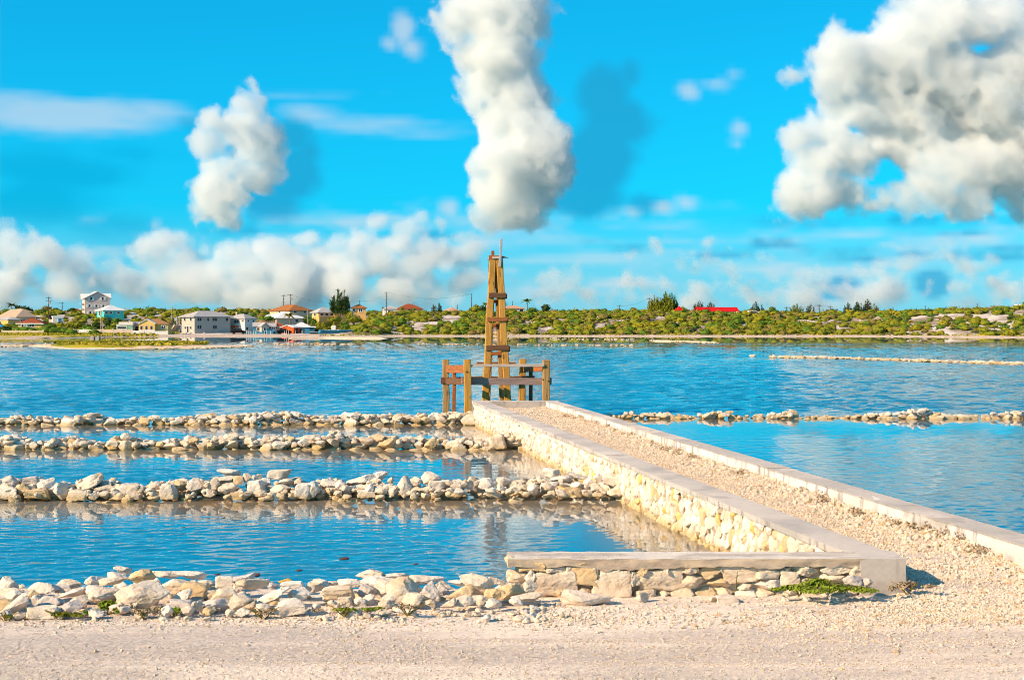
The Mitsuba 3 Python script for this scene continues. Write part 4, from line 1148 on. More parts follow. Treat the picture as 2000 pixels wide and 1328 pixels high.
TREES = [(148, 618, 16, 11, 470, 'leaf_yellow', 'yellow green bushy tree left of the tall pink house'), (100, 638, 12, 10, 405, 'leaf_green', 'round dark green tree right of the small yellow house with the red brown roof'),
         (150, 635, 13, 8, 388, 'leaf_olive', 'spreading olive tree with a thick dark trunk at the shore road'), (168, 640, 11, 9, 392, 'leaf_green', 'green tree just right of the spreading olive tree'),
         (133, 637, 9, 6, 398, 'leaf_olive', 'low olive tree left of the spreading tree at the shore road'),
         (190, 635, 12, 10, 402, 'leaf_dark', 'dark brownish tree below the turquoise house'), (210, 630, 11, 12, 405, 'leaf_dark', 'tall dark green tree in front of the turquoise house'), (226, 628, 13, 9, 425, 'leaf_green', 'green tree right of the turquoise house wall'),
         (215, 638, 8, 5, 400, 'leaf_green', 'low green tree behind the shore wall'), (50, 605, 14, 8, 500, 'leaf_dark', 'dark green tree behind the big beige house'), (36, 601, 7, 6, 505, 'leaf_dark', 'small dark tree near the top of the beige roof'),
         (92, 604, 12, 8, 500, 'leaf_brown', 'brownish tree behind the utility pole at the left'), (110, 606, 7, 6, 505, 'leaf_dark', 'small dark round tree right of the utility pole at the left'),
         (72, 611, 9, 5, 480, 'leaf_green', 'light green tree right of the big beige house'), (140, 606, 8, 5, 500, 'leaf_dark', 'dark tree left of the tall pink house'), (286, 617, 14, 7, 500, 'leaf_olive', 'light green tree on the hill above the yellow gabled house'),
         (262, 617, 12, 5, 520, 'leaf_brown', 'brownish tree on the hill right of the turquoise house'), (345, 631, 6, 9, 420, 'leaf_dark', 'dark green tree left of the grey two storey house'),
         (520, 623, 18, 6, 420, 'leaf_green', 'wide green tree below the white hip roof'), (598, 625, 12, 9, 430, 'leaf_green', 'dark green tree right of the white roofed house'), (612, 629, 11, 9, 425, 'leaf_green', 'second green tree below the grey roofed house'),
         (628, 636, 14, 9, 420, 'leaf_olive', 'olive tree behind the long blue hull'), (655, 625, 16, 9, 420, 'leaf_olive', 'olive green tree below the casuarina tree'), (690, 624, 18, 9, 415, 'leaf_olive', 'light olive tree below the orange house'),
         (700, 640, 12, 7, 400, 'leaf_green', 'green tree right of the long blue hull'), (676, 637, 12, 8, 400, 'leaf_green', 'green tree behind the white cabinet'), (748, 605, 4, 5, 460, 'leaf_dark', 'small dark green tree at the left end of the brown roofed house'),
         (785, 603, 4, 4, 440, 'leaf_olive', 'small tree in front of the brown roofed house'), (808, 605, 5, 4, 440, 'leaf_olive', 'second small tree in front of the brown roofed house'),
         (928, 604, 13, 10, 425, 'leaf_olive', 'bushy light green tree on the hill left of the tower'), (942, 606, 10, 9, 428, 'leaf_dark', 'dark tree just left of the tower on the hill'),
         (1040, 606, 11, 9, 425, 'leaf_green', 'light green tree under the palm right of the tower'), (1067, 602, 11, 9, 432, 'leaf_dark', 'round dark green tree right of the palm'),
         (1237, 605, 7, 5, 432, 'leaf_olive', 'small round tree on the ridge left of the casuarina clump'), (1343, 615, 12, 8, 415, 'leaf_green', 'bush like green tree right of the red gazebo'), (1333, 604, 9, 6, 440, 'leaf_olive', 'green tree behind the red gazebo'),
         (1390, 613, 7, 5, 412, 'leaf_green', 'small green tree in front of the red roofed house'), (1443, 611, 5, 4, 425, 'leaf_dark', 'small dark tree at the right end of the red roofed house'),
         (1507, 605, 9, 7, 432, 'leaf_green', 'round green tree right of the spiky clump beside the white van'), (1625, 609, 14, 6, 436, 'leaf_dark', 'dark tree at the right end of the green fence'), (1500, 615, 12, 5, 418, 'leaf_olive', 'low olive tree in front of the white van'),
         (1000, 607, 9, 5, 430, 'leaf_olive', 'small olive tree just right of the tower')]
for a in TREES:
    tree(*a)


def palm(px, py, s, Y, label, trunk_h, m='leaf_green'):
    c = at(px, py, Y)
    R = 1.35 * s * Y / FOC
    k = thing('palm_tree', label, 'palm tree')
    g = hill_z(c[:1], c[1:2])[0]
    base = np.array([c[0] + 0.25, c[1], max(g - 0.3, c[2] - trunk_h)])
    put('trunk', tube([base, base * 0.5 + c * 0.5 + [0.12, 0, 0], c], 0.2, 0.13), 'bark', k)
    for i in range(15):
        a = i * 2.399
        el = r.uniform(0.05, 1.15)
        d = np.array([math.cos(a), math.sin(a), 0])
        pts = [c + d * R * t * math.cos(el * (1 - 0.3 * t)) + np.array([0, 0, 1]) * R * (t * math.sin(el) - 0.62 * t * t) for t in np.linspace(0.02, 1, 7)]
        side = np.cross(d, [0, 0, 1])
        v, f = [], []
        for q, p in enumerate(pts):
            w = R * 0.17 * math.sin(min(1, 0.15 + q / 6) * math.pi * 0.95)
            v += [p + side * w - [0, 0, w * 0.5], p, p - side * w - [0, 0, w * 0.5]]
            if q:
                b = 3 * q
                f += [[b - 3, b - 2, b + 1, b], [b - 2, b - 1, b + 2, b + 1]]
        put('frond', (np.array(v), np.array(f)), m, k)
    return k


palm(22, 596, 11, 505, 'palm tree standing behind the big beige house at the far left', 4, 'leaf_dark')
palm(565, 616, 13, 405, 'palm tree in front of the white hip roofed house', 4.5, 'leaf_yellow')
palm(1029, 588, 11, 430, 'palm tree on the ridge right of the tower', 4)
palm(948, 595, 10, 432, 'palm tree half hidden behind the left side of the tower', 4)
palm(983, 594, 9, 436, 'palm tree half hidden behind the right side of the tower', 4, 'leaf_dark')


def casuarina(px, py_top, py_base, w, Y, label, m='casuarina', n=26, group=None):
    """A feathery, spiky tree: many thin upright plumes."""
    k = thing('casuarina_tree', label, 'tree', group)
    b = at(px, py_base, Y)
    H = (py_base - py_top) * Y / FOC
    W = w * Y / FOC
    put('trunk', tube([b - [0, 0, 0.6], b + [0.1, 0, H * 0.4], b + [0, 0, H * 0.75]], 0.22, 0.06), 'bark', k)
    ms = []
    for i in range(n):
        x = r.uniform(-1, 1)
        hh = H * np.clip((1.0 - 0.45 * x * x) * r.uniform(0.42, 1.02) if i > 2 else 1.0 - 0.15 * i, 0.25, 1.0)
        if i <= 2:
            x *= 0.3
        root = b + [x * W * 0.7, r.normal(0, 0.3) * W, H * 0.04]
        tip = b + [x * W * 1.05, r.normal(0, 0.3) * W, hh]
        mid = root * 0.5 + tip * 0.5 + [x * W * 0.2, 0, -0.04 * H]
        n_ = 34
        t = r.random(n_) ** 0.8
        p = (root * ((1 - t) ** 2)[:, None] + mid * (2 * t * (1 - t))[:, None] + tip * (t ** 2)[:, None])
        th = W * 0.15 * (1 - 0.9 * t) + 0.03
        c = p + r.normal(0, 1, (n_, 3)) * th[:, None]
        a = r.normal(0, 1, (n_, 3)) * 0.35 + [0.0, 0, 1]
        a /= np.linalg.norm(a, axis=1, keepdims=True)
        s_ = np.cross(a, r.normal(0, 1, (n_, 3)))
        s_ /= np.linalg.norm(s_, axis=1, keepdims=True)
        L = H * 0.085 * r.uniform(0.6, 1.3, (n_, 1))
        v = np.stack([c - s_ * L * 0.22, c + s_ * L * 0.22, c + a * L * 1.4 + s_ * 0.02, c + a * L * 1.4 - s_ * 0.02], 1).reshape(-1, 3)
        ms.append(tri((v, (np.arange(n_) * 4)[:, None] + np.array([0, 1, 2, 3]))))
    put('crown', cat(ms), m, k)
    return k


casuarina(664, 566, 615, 17, 425, 'tall dark feathery tree standing between the grey roofed and the orange house', 'leaf_dark', 46)
casuarina(1278, 579, 615, 14, 425, 'spiky feathery tree at the left of the clump beside the red gazebo', 'leaf_olive', 46)
casuarina(1297, 572, 615, 16, 424, 'tallest spiky feathery tree in the middle of the clump beside the red gazebo', 'leaf_olive', 60)
casuarina(1311, 575, 614, 12, 426, 'spiky feathery tree at the right of the clump beside the red gazebo', 'leaf_green', 44)
casuarina(1366, 588, 608, 10, 445, 'dark feathery tree behind the left end of the red roof', 'casuarina', 26)
casuarina(1388, 590, 606, 8, 446, 'dark feathery tree behind the middle of the red roof', 'casuarina', 20)
casuarina(1478, 590, 614, 12, 428, 'spiky feathery tree behind the white van', 'casuarina', 30)
casuarina(1556, 594, 614, 13, 432, 'feathery brownish tree left of the green fence', 'leaf_olive', 34)
casuarina(1582, 594, 614, 8, 434, 'thin feathery tree behind the green fence', 'casuarina', 18)
casuarina(1655, 592, 615, 8, 430, 'leftmost of the four spiky trees in the clump on the right ridge', 'casuarina', 20)
casuarina(1675, 590, 616, 10, 428, 'second of the four spiky trees in the clump on the right ridge', 'leaf_dark', 30)
casuarina(1694, 586, 617, 8, 430, 'tallest of the four spiky trees in the clump on the right ridge', 'casuarina', 26)
casuarina(1709, 595, 616, 8, 429, 'rightmost of the four spiky trees in the clump on the right ridge', 'leaf_brown', 24)
casuarina(848, 594, 612, 6, 428, 'grey thin leafless shrub like tree on the ridge left of the tower', 'casuarina', 12)
casuarina(858, 592, 612, 5, 429, 'second grey thin tree on the ridge left of the tower', 'casuarina', 12)

# ------------------------------------------------------------------ houses of the village
for key, c in dict(wall_cream=(0.62, 0.50, 0.36), wall_yellow=(0.72, 0.50, 0.17), wall_pink=(0.62, 0.50, 0.46), wall_turquoise=(0.10, 0.60, 0.52), wall_concrete=(0.48, 0.43, 0.38), wall_white=(0.72, 0.68, 0.63),
                   wall_orange=(0.70, 0.42, 0.16), wall_tan=(0.58, 0.47, 0.36), wall_blue=(0.05, 0.22, 0.36), wall_green=(0.22, 0.42, 0.34), wall_red=(0.62, 0.11, 0.035), roof_brown=(0.36, 0.20, 0.10), roof_rust=(0.36, 0.15, 0.06),
                   roof_grey=(0.46, 0.44, 0.44), roof_white=(0.78, 0.77, 0.76), roof_beige=(0.46, 0.34, 0.25), roof_red=(0.62, 0.02, 0.025), roof_maroon=(0.32, 0.085, 0.045), roof_pink=(0.58, 0.34, 0.23), trim_white=(0.78, 0.76, 0.73),
                   pane=(0.035, 0.05, 0.065), tarp_blue=(0.03, 0.25, 0.50), paint_black=(0.015, 0.015, 0.018), fence_green=(0.03, 0.28, 0.13), ruin=(0.42, 0.34, 0.27)).items():
    flat(key, c)


def hip(W, D, z, h, over, ridge=None):
    """Hip roof over a W x D plan from (0, 0), with eaves."""
    a, b, c, d = -over, W + over, -over, D + over
    w, l = b - a, d - c
    s = min(w, l) / 2 * (0.98 if ridge is None else ridge)
    if w >= l:
        r0, r1 = [a + s, (c + d) / 2, z + h], [b - s, (c + d) / 2, z + h]
    else:
        r0, r1 = [(a + b) / 2, c + s, z + h], [(a + b) / 2, d - s, z + h]
    v = [[a, c, z], [b, c, z], [b, d, z], [a, d, z], r0, r1, [a, c, z - 0.16], [b, c, z - 0.16], [b, d, z - 0.16], [a, d, z - 0.16]]
    f = [[0, 1, 5], [0, 5, 4], [1, 2, 5], [2, 3, 4], [2, 4, 5], [3, 0, 4]] if w >= l else [[0, 1, 4], [1, 2, 5], [1, 5, 4], [2, 3, 5], [3, 0, 4], [3, 4, 5]]
    f += [[0, 6, 7], [0, 7, 1], [1, 7, 8], [1, 8, 2], [2, 8, 9], [2, 9, 3], [3, 9, 6], [3, 6, 0], [6, 8, 7], [6, 9, 8]]
    return trimesh.Trimesh(np.array(v, float), f, process=False)


def gable(W, D, z, h, over, along='x'):
    a, b, c, d = -over, W + over, -over, D + over
    t = 0.15
    if along == 'x':
        sec = [(c, z - t), (c, z), ((c + d) / 2, z + h), (d, z), (d, z - t), ((c + d) / 2, z + h - t)]
        v = [[a, y, q] for y, q in sec] + [[b, y, q] for y, q in sec]
    else:
        sec = [(a, z - t), (a, z), ((a + b) / 2, z + h), (b, z), (b, z - t), ((a + b) / 2, z + h - t)]
        v = [[x, c, q] for x, q in sec] + [[x, d, q] for x, q in sec]
    f = []
    for i in range(6):
        j = (i + 1) % 6
        f += [[i, j, j + 6], [i, j + 6, i + 6]]
    for o in (0, 6):
        f += [[o, o + 1, o + 5], [o + 1, o + 2, o + 5], [o + 2, o + 3, o + 5], [o + 3, o + 4, o + 5]]
    m = trimesh.Trimesh(np.array(v, float), f, process=False)
    m.fix_normals()
    return m


def gable_wall(W, D, z, h, along):
    t = 0.2
    out = []
    for q in ((0, D - t) if along == 'y' else (0, W - t)):
        if along == 'y':
            v = [[0, q, z], [W, q, z], [W / 2, q, z + h], [0, q + t, z], [W, q + t, z], [W / 2, q + t, z + h]]
        else:
            v = [[q, 0, z], [q, D, z], [q, D / 2, z + h], [q + t, 0, z], [q + t, D, z], [q + t, D / 2, z + h]]
        m = trimesh.Trimesh(np.array(v, float), [[0, 2, 1], [3, 4, 5], [0, 1, 4], [0, 4, 3], [1, 2, 5], [1, 5, 4], [2, 0, 3], [2, 3, 5]], process=False)
        m.fix_normals()
        out.append(m)
    return out


class House:
    """A building whose near corner stands at pixel column pxc: its front runs right to pxr, its left side back to pxl."""

    def __init__(self, label, pxl, pxc, pxr, Y, turn, base, eave, top, wall, roof, kind='hip', over=0.35, deep=None, name='house', cat_='house', bottom=None):
        self.k = thing(name, label, cat_)
        s = Y / FOC
        th = math.radians(turn)
        self.W = (pxr - pxc) * s / math.cos(th)
        self.D = deep if deep is not None else (pxc - pxl) * s / math.sin(th)
        c = at(pxc, 0, Y)
        self.z0, self.z1 = at(0, base, Y)[2], at(0, eave, Y)[2]
        h = at(0, top, Y + self.D * 0.4)[2] - self.z1
        self.M = move((c[0], Y, 0)) @ rotz(th)
        self.s, self.Y, self.th = s, Y, th
        low = self.z0 - 1.2 if bottom is None else bottom
        ms = [box(0, self.W, 0, self.D, low, self.z1)]
        if kind in ('gable_x', 'gable_y'):
            ms += gable_wall(self.W, self.D, self.z1, h - 0.18, kind[-1])
        self.part('wall', cat(ms), wall)
        if kind == 'hip':
            self.part('roof', hip(self.W, self.D, self.z1 + 0.012, h, over), roof)
        elif kind in ('gable_x', 'gable_y'):
            self.part('roof', gable(self.W, self.D, self.z1 + 0.012, h, over, kind[-1]), roof)
        elif kind == 'flat':
            self.part('roof', box(-over, self.W + over, -over, self.D + over, self.z1 + 0.005, self.z1 + max(h, 0.2)), roof)

    def part(self, n, mesh, m, parent=None, **kw):
        mesh = mesh.copy()
        mesh.apply_transform(self.M)
        return put(n, mesh, m, parent or self.k, **kw)

    def opening(self, n, face, u, py0, py1, w, frame='trim_white', pane='pane', mid=False):
        """An opening at the share u along the front ('f') or the left side ('l'), between two pixel rows, w metres wide."""
        z0, z1 = at(0, py1, self.Y)[2], at(0, py0, self.Y)[2]
        t, b = 0.10, 0.13
        if face == 'f':
            x = u * self.W
            fr = [box(x - w / 2 - b, x - w / 2, -t, 0.01, z0, z1), box(x + w / 2, x + w / 2 + b, -t, 0.01, z0, z1), box(x - w / 2 - b, x + w / 2 + b, -t - 0.02, 0.01, z1, z1 + b), box(x - w / 2 - b, x + w / 2 + b, -t - 0.04, 0.01, z0 - b, z0)]
            if mid:
                fr.append(box(x - 0.06, x + 0.06, -t, 0.01, z0, z1))
            p = box(x - w / 2, x + w / 2, -0.03, 0.02, z0, z1)
        else:
            y = u * self.D
            fr = [box(-t, 0.01, y - w / 2 - b, y - w / 2, z0, z1), box(-t, 0.01, y + w / 2, y + w / 2 + b, z0, z1), box(-t - 0.02, 0.01, y - w / 2 - b, y + w / 2 + b, z1, z1 + b), box(-t - 0.04, 0.01, y - w / 2 - b, y + w / 2 + b, z0 - b, z0)]
            if mid:
                fr.append(box(-t, 0.01, y - 0.06, y + 0.06, z0, z1))
            p = box(-0.03, 0.02, y - w / 2, y + w / 2, z0, z1)
        k = self.part(n, cat(fr), frame)
        self.part('pane' if n == 'window' else 'panel', p, pane, k)

    def shutter(self, u, py0, py1, w):
        z0, z1 = at(0, py1, self.Y)[2], at(0, py0, self.Y)[2]
        x = u * self.W
        self.part('shutter', box(x - w / 2, x + w / 2, -0.16, -0.001, z0, z1), 'trim_white')

    def column(self, x, y, py0, py1, w=0.25, m='trim_white'):
        z0, z1 = at(0, py1, self.Y)[2], at(0, py0, self.Y)[2]
        self.part('column', box(x - w / 2, x + w / 2, y - w / 2, y + w / 2, z0, z1), m)


# --- far left
h = House('big beige house with a wide brownish pink hip roof at the far left', -30, 34, 62, 430, 38, 640, 619, 604, 'wall_cream', 'roof_beige', over=0.6)
h.opening('window', 'l', 0.35, 624, 630, 1.0, mid=True)
h.opening('window', 'l', 0.75, 624, 630, 1.0)
h.opening('window', 'f', 0.3, 624, 632, 1.2, mid=True)
h.opening('window', 'f', 0.75, 624, 632, 1.2)
h = House('upper roof of a beige house rising behind the wide brownish roof at the far left', 8, 30, 55, 470, 40, 620, 609, 602, 'wall_cream', 'roof_beige', over=0.5)
h.opening('window', 'l', 0.5, 611, 615, 0.9)
h = House('small orange house with a grey roof at the left edge', -25, 16, 34, 415, 40, 638, 624, 619, 'wall_orange', 'roof_grey', over=0.3)
h.opening('window', 'l', 0.6, 627, 632, 0.9)
h = House('small yellow house with a reddish brown roof and a white porch near the left shore', 33, 81, 83, 372, 6, 646, 631.5, 622, 'wall_yellow', 'roof_maroon', over=0.5, deep=5.5)
h.M = move(at(35, 0, 372) * [1, 1, 0]) @ rotz(math.radians(4))
del scene[h.k + '__wall'], scene[h.k + '__roof']
h.W = 46 * 372 / FOC
used -= {h.k + '__wall', h.k + '__roof'}
h.part('wall', box(0, h.W, 0, 5.2, h.z0 - 1, h.z1), 'wall_yellow')
h.part('roof', hip(h.W, 5.2, h.z1 + 0.012, 1.25, 0.45), 'roof_maroon')
h.part('fascia', box(-0.46, h.W + 0.46, -0.49, -0.455, h.z1 - 0.2, h.z1 + 0.02), 'trim_white')
h.opening('window', 'f', 0.58, 634, 638.5, 1.0, mid=True)
h.opening('window', 'f', 0.20, 634, 638.5, 0.7)
h.opening('door', 'f', 0.34, 634, 644, 0.8, pane='trim_white')
for u in (0.16, 0.27, 0.38):
    h.column(u * h.W, -0.40, 632, 645, 0.16)
h = House('small white building with a blue door and a black water tank beside it', 98, 103, 122, 420, 20, 637, 620, 617, 'wall_white', 'roof_white', 'flat', over=0.1, deep=4)
h.opening('door', 'f', 0.68, 622, 635, 0.9, pane='wall_blue')
h = House('long low white building behind the red brown roof at the left', 54, 57, 82, 450, 8, 628, 617.5, 616, 'wall_white', 'roof_white', 'flat', over=0.1, deep=4)
h.opening('window', 'f', 0.25, 619, 623, 1.4)
h.opening('window', 'f', 0.70, 619, 623, 1.4)
h = House('tan roofed small house left of the tall pink house', 110, 117, 130, 480, 30, 617, 611.5, 607, 'wall_cream', 'roof_beige', over=0.4)
h.opening('window', 'f', 0.4, 612.5, 615.5, 0.8)
h = House('small rust roofed house hidden by the yellow tree', 133, 140, 156, 500, 30, 616, 609, 602, 'wall_tan', 'roof_rust', over=0.4)
# --- the tall pink house
h = House('tall pink four storey house with a gabled white roof on the village hill', 155.5, 165.5, 210, 470, 22, 622, 583, 569, 'wall_pink', 'roof_white', 'gable_y', over=0.5, deep=7.0)
h.part('roof', gable(0.4 * h.D, h.D * 0.5, 0, 1.4, 0.3, 'x').apply_translation([-0.6, h.D * 0.25, h.z1 + 0.1]), 'roof_white')
h.part('roof', gable(2.4, h.D * 0.5, 0, 1.2, 0.3, 'x').apply_translation([h.W - 2.0, h.D * 0.3, h.z1 + 0.45]), 'roof_white')
for py0, py1, us in ((580.5, 586, (0.25, 0.72)), (595, 600, (0.19, 0.46, 0.74)), (608, 613, (0.22, 0.5, 0.8))):
    for u in us:
        h.opening('window', 'f', u, py0, py1, 0.55)
        h.shutter(u - 0.085, py0, py1 + 0.3, 0.38)
        h.shutter(u + 0.085, py0, py1 + 0.3, 0.38)
for py0, py1 in ((588, 591), (598, 601), (606, 609)):
    h.opening('window', 'l', 0.75, py0, py1, 0.8)
    h.part('balcony', box(-0.9, 0, h.D * 0.15, h.D * 0.95, at(0, py1 + 2.4, h.Y)[2], at(0, py1 + 1.6, h.Y)[2]), 'wall_pink')
# --- turquoise house
h = House('turquoise house with a white hip roof right of the tall pink house', 181, 203, 236, 440, 36, 620, 606, 596, 'wall_turquoise', 'roof_white', over=0.55)
for u in (0.12, 0.33, 0.72):
    h.opening('window', 'f', u, 609, 612, 0.8)
h.opening('window', 'l', 0.35, 608, 612, 0.8)
h.opening('door', 'l', 0.6, 608, 616, 0.9)
h = House('small distant house with a pale roof right of the turquoise house', 236, 240, 248, 560, 30, 612, 607, 601, 'wall_white', 'roof_grey', over=0.3)
# --- green and white shop, grey shed
h = House('low pale green building with a white upper wall behind the shore wall', 225, 227, 258, 378, 6, 652, 635, 634.4, 'wall_green', 'roof_white', 'flat', over=0.05, deep=5)
h.part('parapet', box(0.6, h.W + 0.05, -0.2, 4.8, h.z1 + 0.02, h.z1 + 0.78), 'wall_white')
h.opening('window', 'f', 0.35, 638, 642, 2.2)
h = House('dark grey shed between the pale green building and the yellow gabled house', 257, 262, 271, 382, 35, 652, 633, 628, 'wall_concrete', 'roof_grey', 'gable_x', over=0.3)
h.opening('door', 'f', 0.5, 637, 649, 1.0)
# --- yellow gabled house
h = House('yellow house with a white edged front gable, arched porch and brown roof', 269, 271, 327, 376, 4, 651, 632, 622.5, 'wall_yellow', 'roof_brown', over=0.4, deep=6.0)
gx0, gx1 = 0.4, 4.1
h.part('porch', cat([box(gx0, gx1, -1.4, 0, h.z0 - 1, h.z1 + 0.02)] + [m.apply_translation([gx0, -1.4, 0]) for m in gable_wall(gx1 - gx0, 1.4, h.z1 + 0.02, 0.95, 'y')]), 'wall_yellow')
h.part('porch_roof', gable(gx1 - gx0, 3.6, 0, 1.12, 0.25, 'y').apply_translation([gx0, -1.4, h.z1 + 0.03]), 'trim_white')
for u in (0.9, 2.1, 3.3):
    z0, z1 = at(0, 645, h.Y)[2], at(0, 636, h.Y)[2]
    kk = h.part('arch', box(u - 0.36, u + 0.36, -1.46, -1.38, z0, z1), 'wall_tan')
    h.part('opening', box(u - 0.26, u + 0.26, -1.48, -1.39, z0, z1 - 0.1), 'pane', kk)
h.part('railing', box(gx0, gx1, -1.75, -1.68, at(0, 647, h.Y)[2], at(0, 644, h.Y)[2]), 'trim_white')
h.opening('window', 'f', 0.86, 636, 641, 0.9, mid=True)
h.part('garden_wall', box(-0.3, h.W + 0.4, -2.3, -2.1, h.z0 - 1, at(0, 646.5, h.Y)[2]), 'wall_white')
h.part('gate_wall', box(1.0, 1.7, -2.4, -2.05, h.z0 - 1, at(0, 644.5, h.Y)[2]), 'wall_white')
h.part('chimney', box(h.W - 2.4, h.W - 2.0, 2.6, 3.0, h.z1 + 0.8, h.z1 + 1.4), 'roof_brown')
# --- grey two storey house
h = House('unfinished grey concrete two storey house with a hip roof, its right side in shade', 347, 380, 440, 395, 42, 653, 618, 607, 'wall_concrete', 'roof_grey', over=0.7)
for py0, py1, us in ((621, 627, ((0.13, 1.1), (0.37, 0.5), (0.56, 1.2), (0.9, 0.6))), (635.5, 642, ((0.13, 1.1), (0.56, 1.1)))):
    for u, w in us:
        h.opening('window', 'f', u, py0, py1, w, 'wall_concrete', mid=w > 1)
for py0, py1, us in ((621, 626, (0.27, 0.75)), (638, 642, (0.28, 0.7))):
    for u in us:
        h.opening('window', 'l', u, py0, py1, 0.7, 'wall_concrete')
h.part('floor_band', box(-0.06, h.W + 0.04, -0.06, h.D, at(0, 634.6, h.Y)[2], at(0, 633.6, h.Y)[2]), 'wall_concrete')
h.opening('door', 'l', 0.5, 637, 650, 0.9)
h.part('veranda', box(-0.2, 1.6, h.D, h.D + 2.4, at(0, 635, h.Y)[2], at(0, 634, h.Y)[2]), 'wall_concrete')
for y in (1.2, 2.3):
    h.part('column', box(-0.1, 0.15, h.D + y - 0.12, h.D + y + 0.12, h.z0 - 0.5, h.z1 + 0.05), 'wall_concrete')
st = []
for i in range(12):
    z = h.z0 + (at(0, 634, h.Y)[2] - h.z0) * (i + 1) / 12
    st.append(box(-1.6, -0.25, h.D + 4.2 - i * 0.30, h.D + 4.5 - i * 0.30, z - 0.28, z))
h.part('stair', cat(st), 'wall_tan')
rub = thing('rubble_heap', 'pale heap of broken concrete in front of the grey two storey house', 'rubble')
for i, (px, py, w) in enumerate(((355, 652, 9), (363, 650, 6), (372, 650, 4), (399, 650, 4))):
    put('chunk', MID[i], 'rock_white', rub, to_world=stone_matrix(at(px, py, 388), (w * 388 / FOC, 0.8, 0.5), 0.2))
# --- white two storey house
h = House('white two storey house with a grey hip roof and a maroon awning', 441, 478, 495, 402, 60, 653, 621.5, 613, 'wall_white', 'roof_grey', over=0.45)
h.opening('window', 'l', 0.48, 625, 631, 1.5, 'wall_concrete', mid=True)
h.opening('window', 'l', 0.93, 625, 631, 0.9, 'wall_concrete')
h.opening('window', 'l', 0.12, 625.5, 627.5, 0.6, 'wall_concrete')
h.opening('window', 'f', 0.3, 625, 628, 0.6)
h.opening('window', 'f', 0.75, 625, 631, 0.6)
h.opening('window', 'f', 0.2, 639, 645, 0.9)
h.opening('door', 'l', 0.62, 640, 650, 1.6, pane='wall_tan')
h.part('awning', box(-1.3, 0, h.D * 0.36, h.D * 0.92, at(0, 639.5, h.Y)[2], at(0, 635.5, h.Y)[2]), 'roof_maroon')
h.part('floor_band', box(-0.08, 0.0, 0, h.D, at(0, 624, h.Y)[2], at(0, 622.5, h.Y)[2]), 'trim_white')
h.part('chimney', box(h.W * 0.4, h.W * 0.4 + 0.3, h.D * 0.75, h.D * 0.75 + 0.3, h.z1 + 0.6, h.z1 + 1.7), 'wall_cream')
# --- row of little houses
h = House('low blue grey house with a pale roof right of the white two storey house', 493, 495, 513, 398, 8, 653, 637, 629.5, 'wall_blue', 'roof_grey', 'gable_x', over=0.3, deep=4)
h.opening('window', 'f', 0.55, 640, 645, 0.8)
h = House('little house with a beige side and a grey gable end', 506, 511, 523, 392, 38, 653, 637, 630, 'wall_tan', 'roof_grey', 'gable_y', over=0.3)
h.opening('window', 'f', 0.42, 640, 645, 0.6)
h = House('small brown roofed house behind the little gabled house', 503, 509, 520, 412, 30, 640, 630, 624.5, 'wall_cream', 'roof_brown', over=0.3)
h = House('low house with a pale blue roof and an open porch', 520, 523, 537, 394, 10, 653, 637, 631, 'wall_tan', 'roof_grey', 'gable_x', over=0.35, deep=4)
h.opening('door', 'f', 0.35, 639, 650, 1.3)
h.opening('window', 'f', 0.75, 639, 643, 0.8)
h = House('low beige house with a dark brown roof left of the red shed', 529, 531, 552, 396, 8, 653, 635.5, 629.5, 'wall_tan', 'roof_maroon', over=0.35, deep=4.5)
h.opening('window', 'f', 0.38, 638, 641.5, 0.7)
h.opening('door', 'f', 0.2, 641, 651, 0.8, pane='wall_tan')
h = House('big white hip roofed house standing behind the little shore houses', 508, 540, 589, 425, 30, 640, 621, 608.5, 'wall_cream', 'roof_white', over=0.5)
h.part('wing_roof', hip(4.2, 4.0, 0, 1.4, 0.3).apply_translation([-3.2, 1.0, h.z1 - 0.4]), 'roof_white')
h.part('wing_wall', box(-3.0, 0.0, 1.2, 4.8, h.z0 - 1, h.z1 - 0.42), 'wall_cream')
h.opening('window', 'l', 0.4, 624, 629, 1.0)
h.opening('window', 'f', 0.75, 624, 629, 1.0)
h = House('large house with a wide orange brown hip roof above the white roofed house', 517, 566, 604, 470, 38, 614, 606, 595, 'wall_cream', 'roof_rust', over=0.6)
h.opening('window', 'f', 0.25, 608, 611, 1.0)
h.opening('window', 'f', 0.7, 608, 611, 1.0)
h.opening('window', 'l', 0.5, 608, 611, 1.0)
h = House('red corrugated shed with a white gabled roof at the shore', 548, 573, 583, 392, 58, 654, 639, 634.5, 'wall_red', 'roof_white', 'gable_x', over=0.4)
h.opening('door', 'f', 0.5, 641, 652, 0.9, 'wall_red')
h = House('stone shed with a white hipped roof right of the red shed', 576, 581, 604, 397, 20, 653, 638.5, 629.5, 'wall_tan', 'roof_white', over=0.5, deep=5)
h.opening('door', 'f', 0.22, 642, 652, 1.1)
h = House('blue kiosk with a white awning roof at the shore', 594, 596, 614, 388, 8, 654, 639.5, 637.5, 'wall_blue', 'roof_white', 'flat', over=0.4, deep=3)
h.opening('window', 'f', 0.7, 641, 645, 1.0, 'wall_blue')
h = House('house with a pale grey hip roof and orange terrace walls on the slope', 606, 622, 652, 440, 32, 622, 610, 600, 'wall_orange', 'roof_grey', over=0.5)
for u in (0.2, 0.5, 0.8):
    h.opening('window', 'f', u, 612, 616, 1.0)
h.opening('window', 'l', 0.5, 612, 617, 1.2)
h.part('terrace', box(-0.8, h.W + 2.5, -2.2, 0, h.z0 - 1, h.z0 + 0.35), 'wall_orange')
h.part('stair_wall', box(h.W - 0.6, h.W + 2.6, -1.2, 0.0, h.z0, h.z0 + 1.5), 'wall_orange')
h = House('orange house with a brown hip roof right of the dark feathery tree', 686, 689, 714, 425, 10, 616, 601, 594, 'wall_orange', 'roof_rust', over=0.4, deep=5)
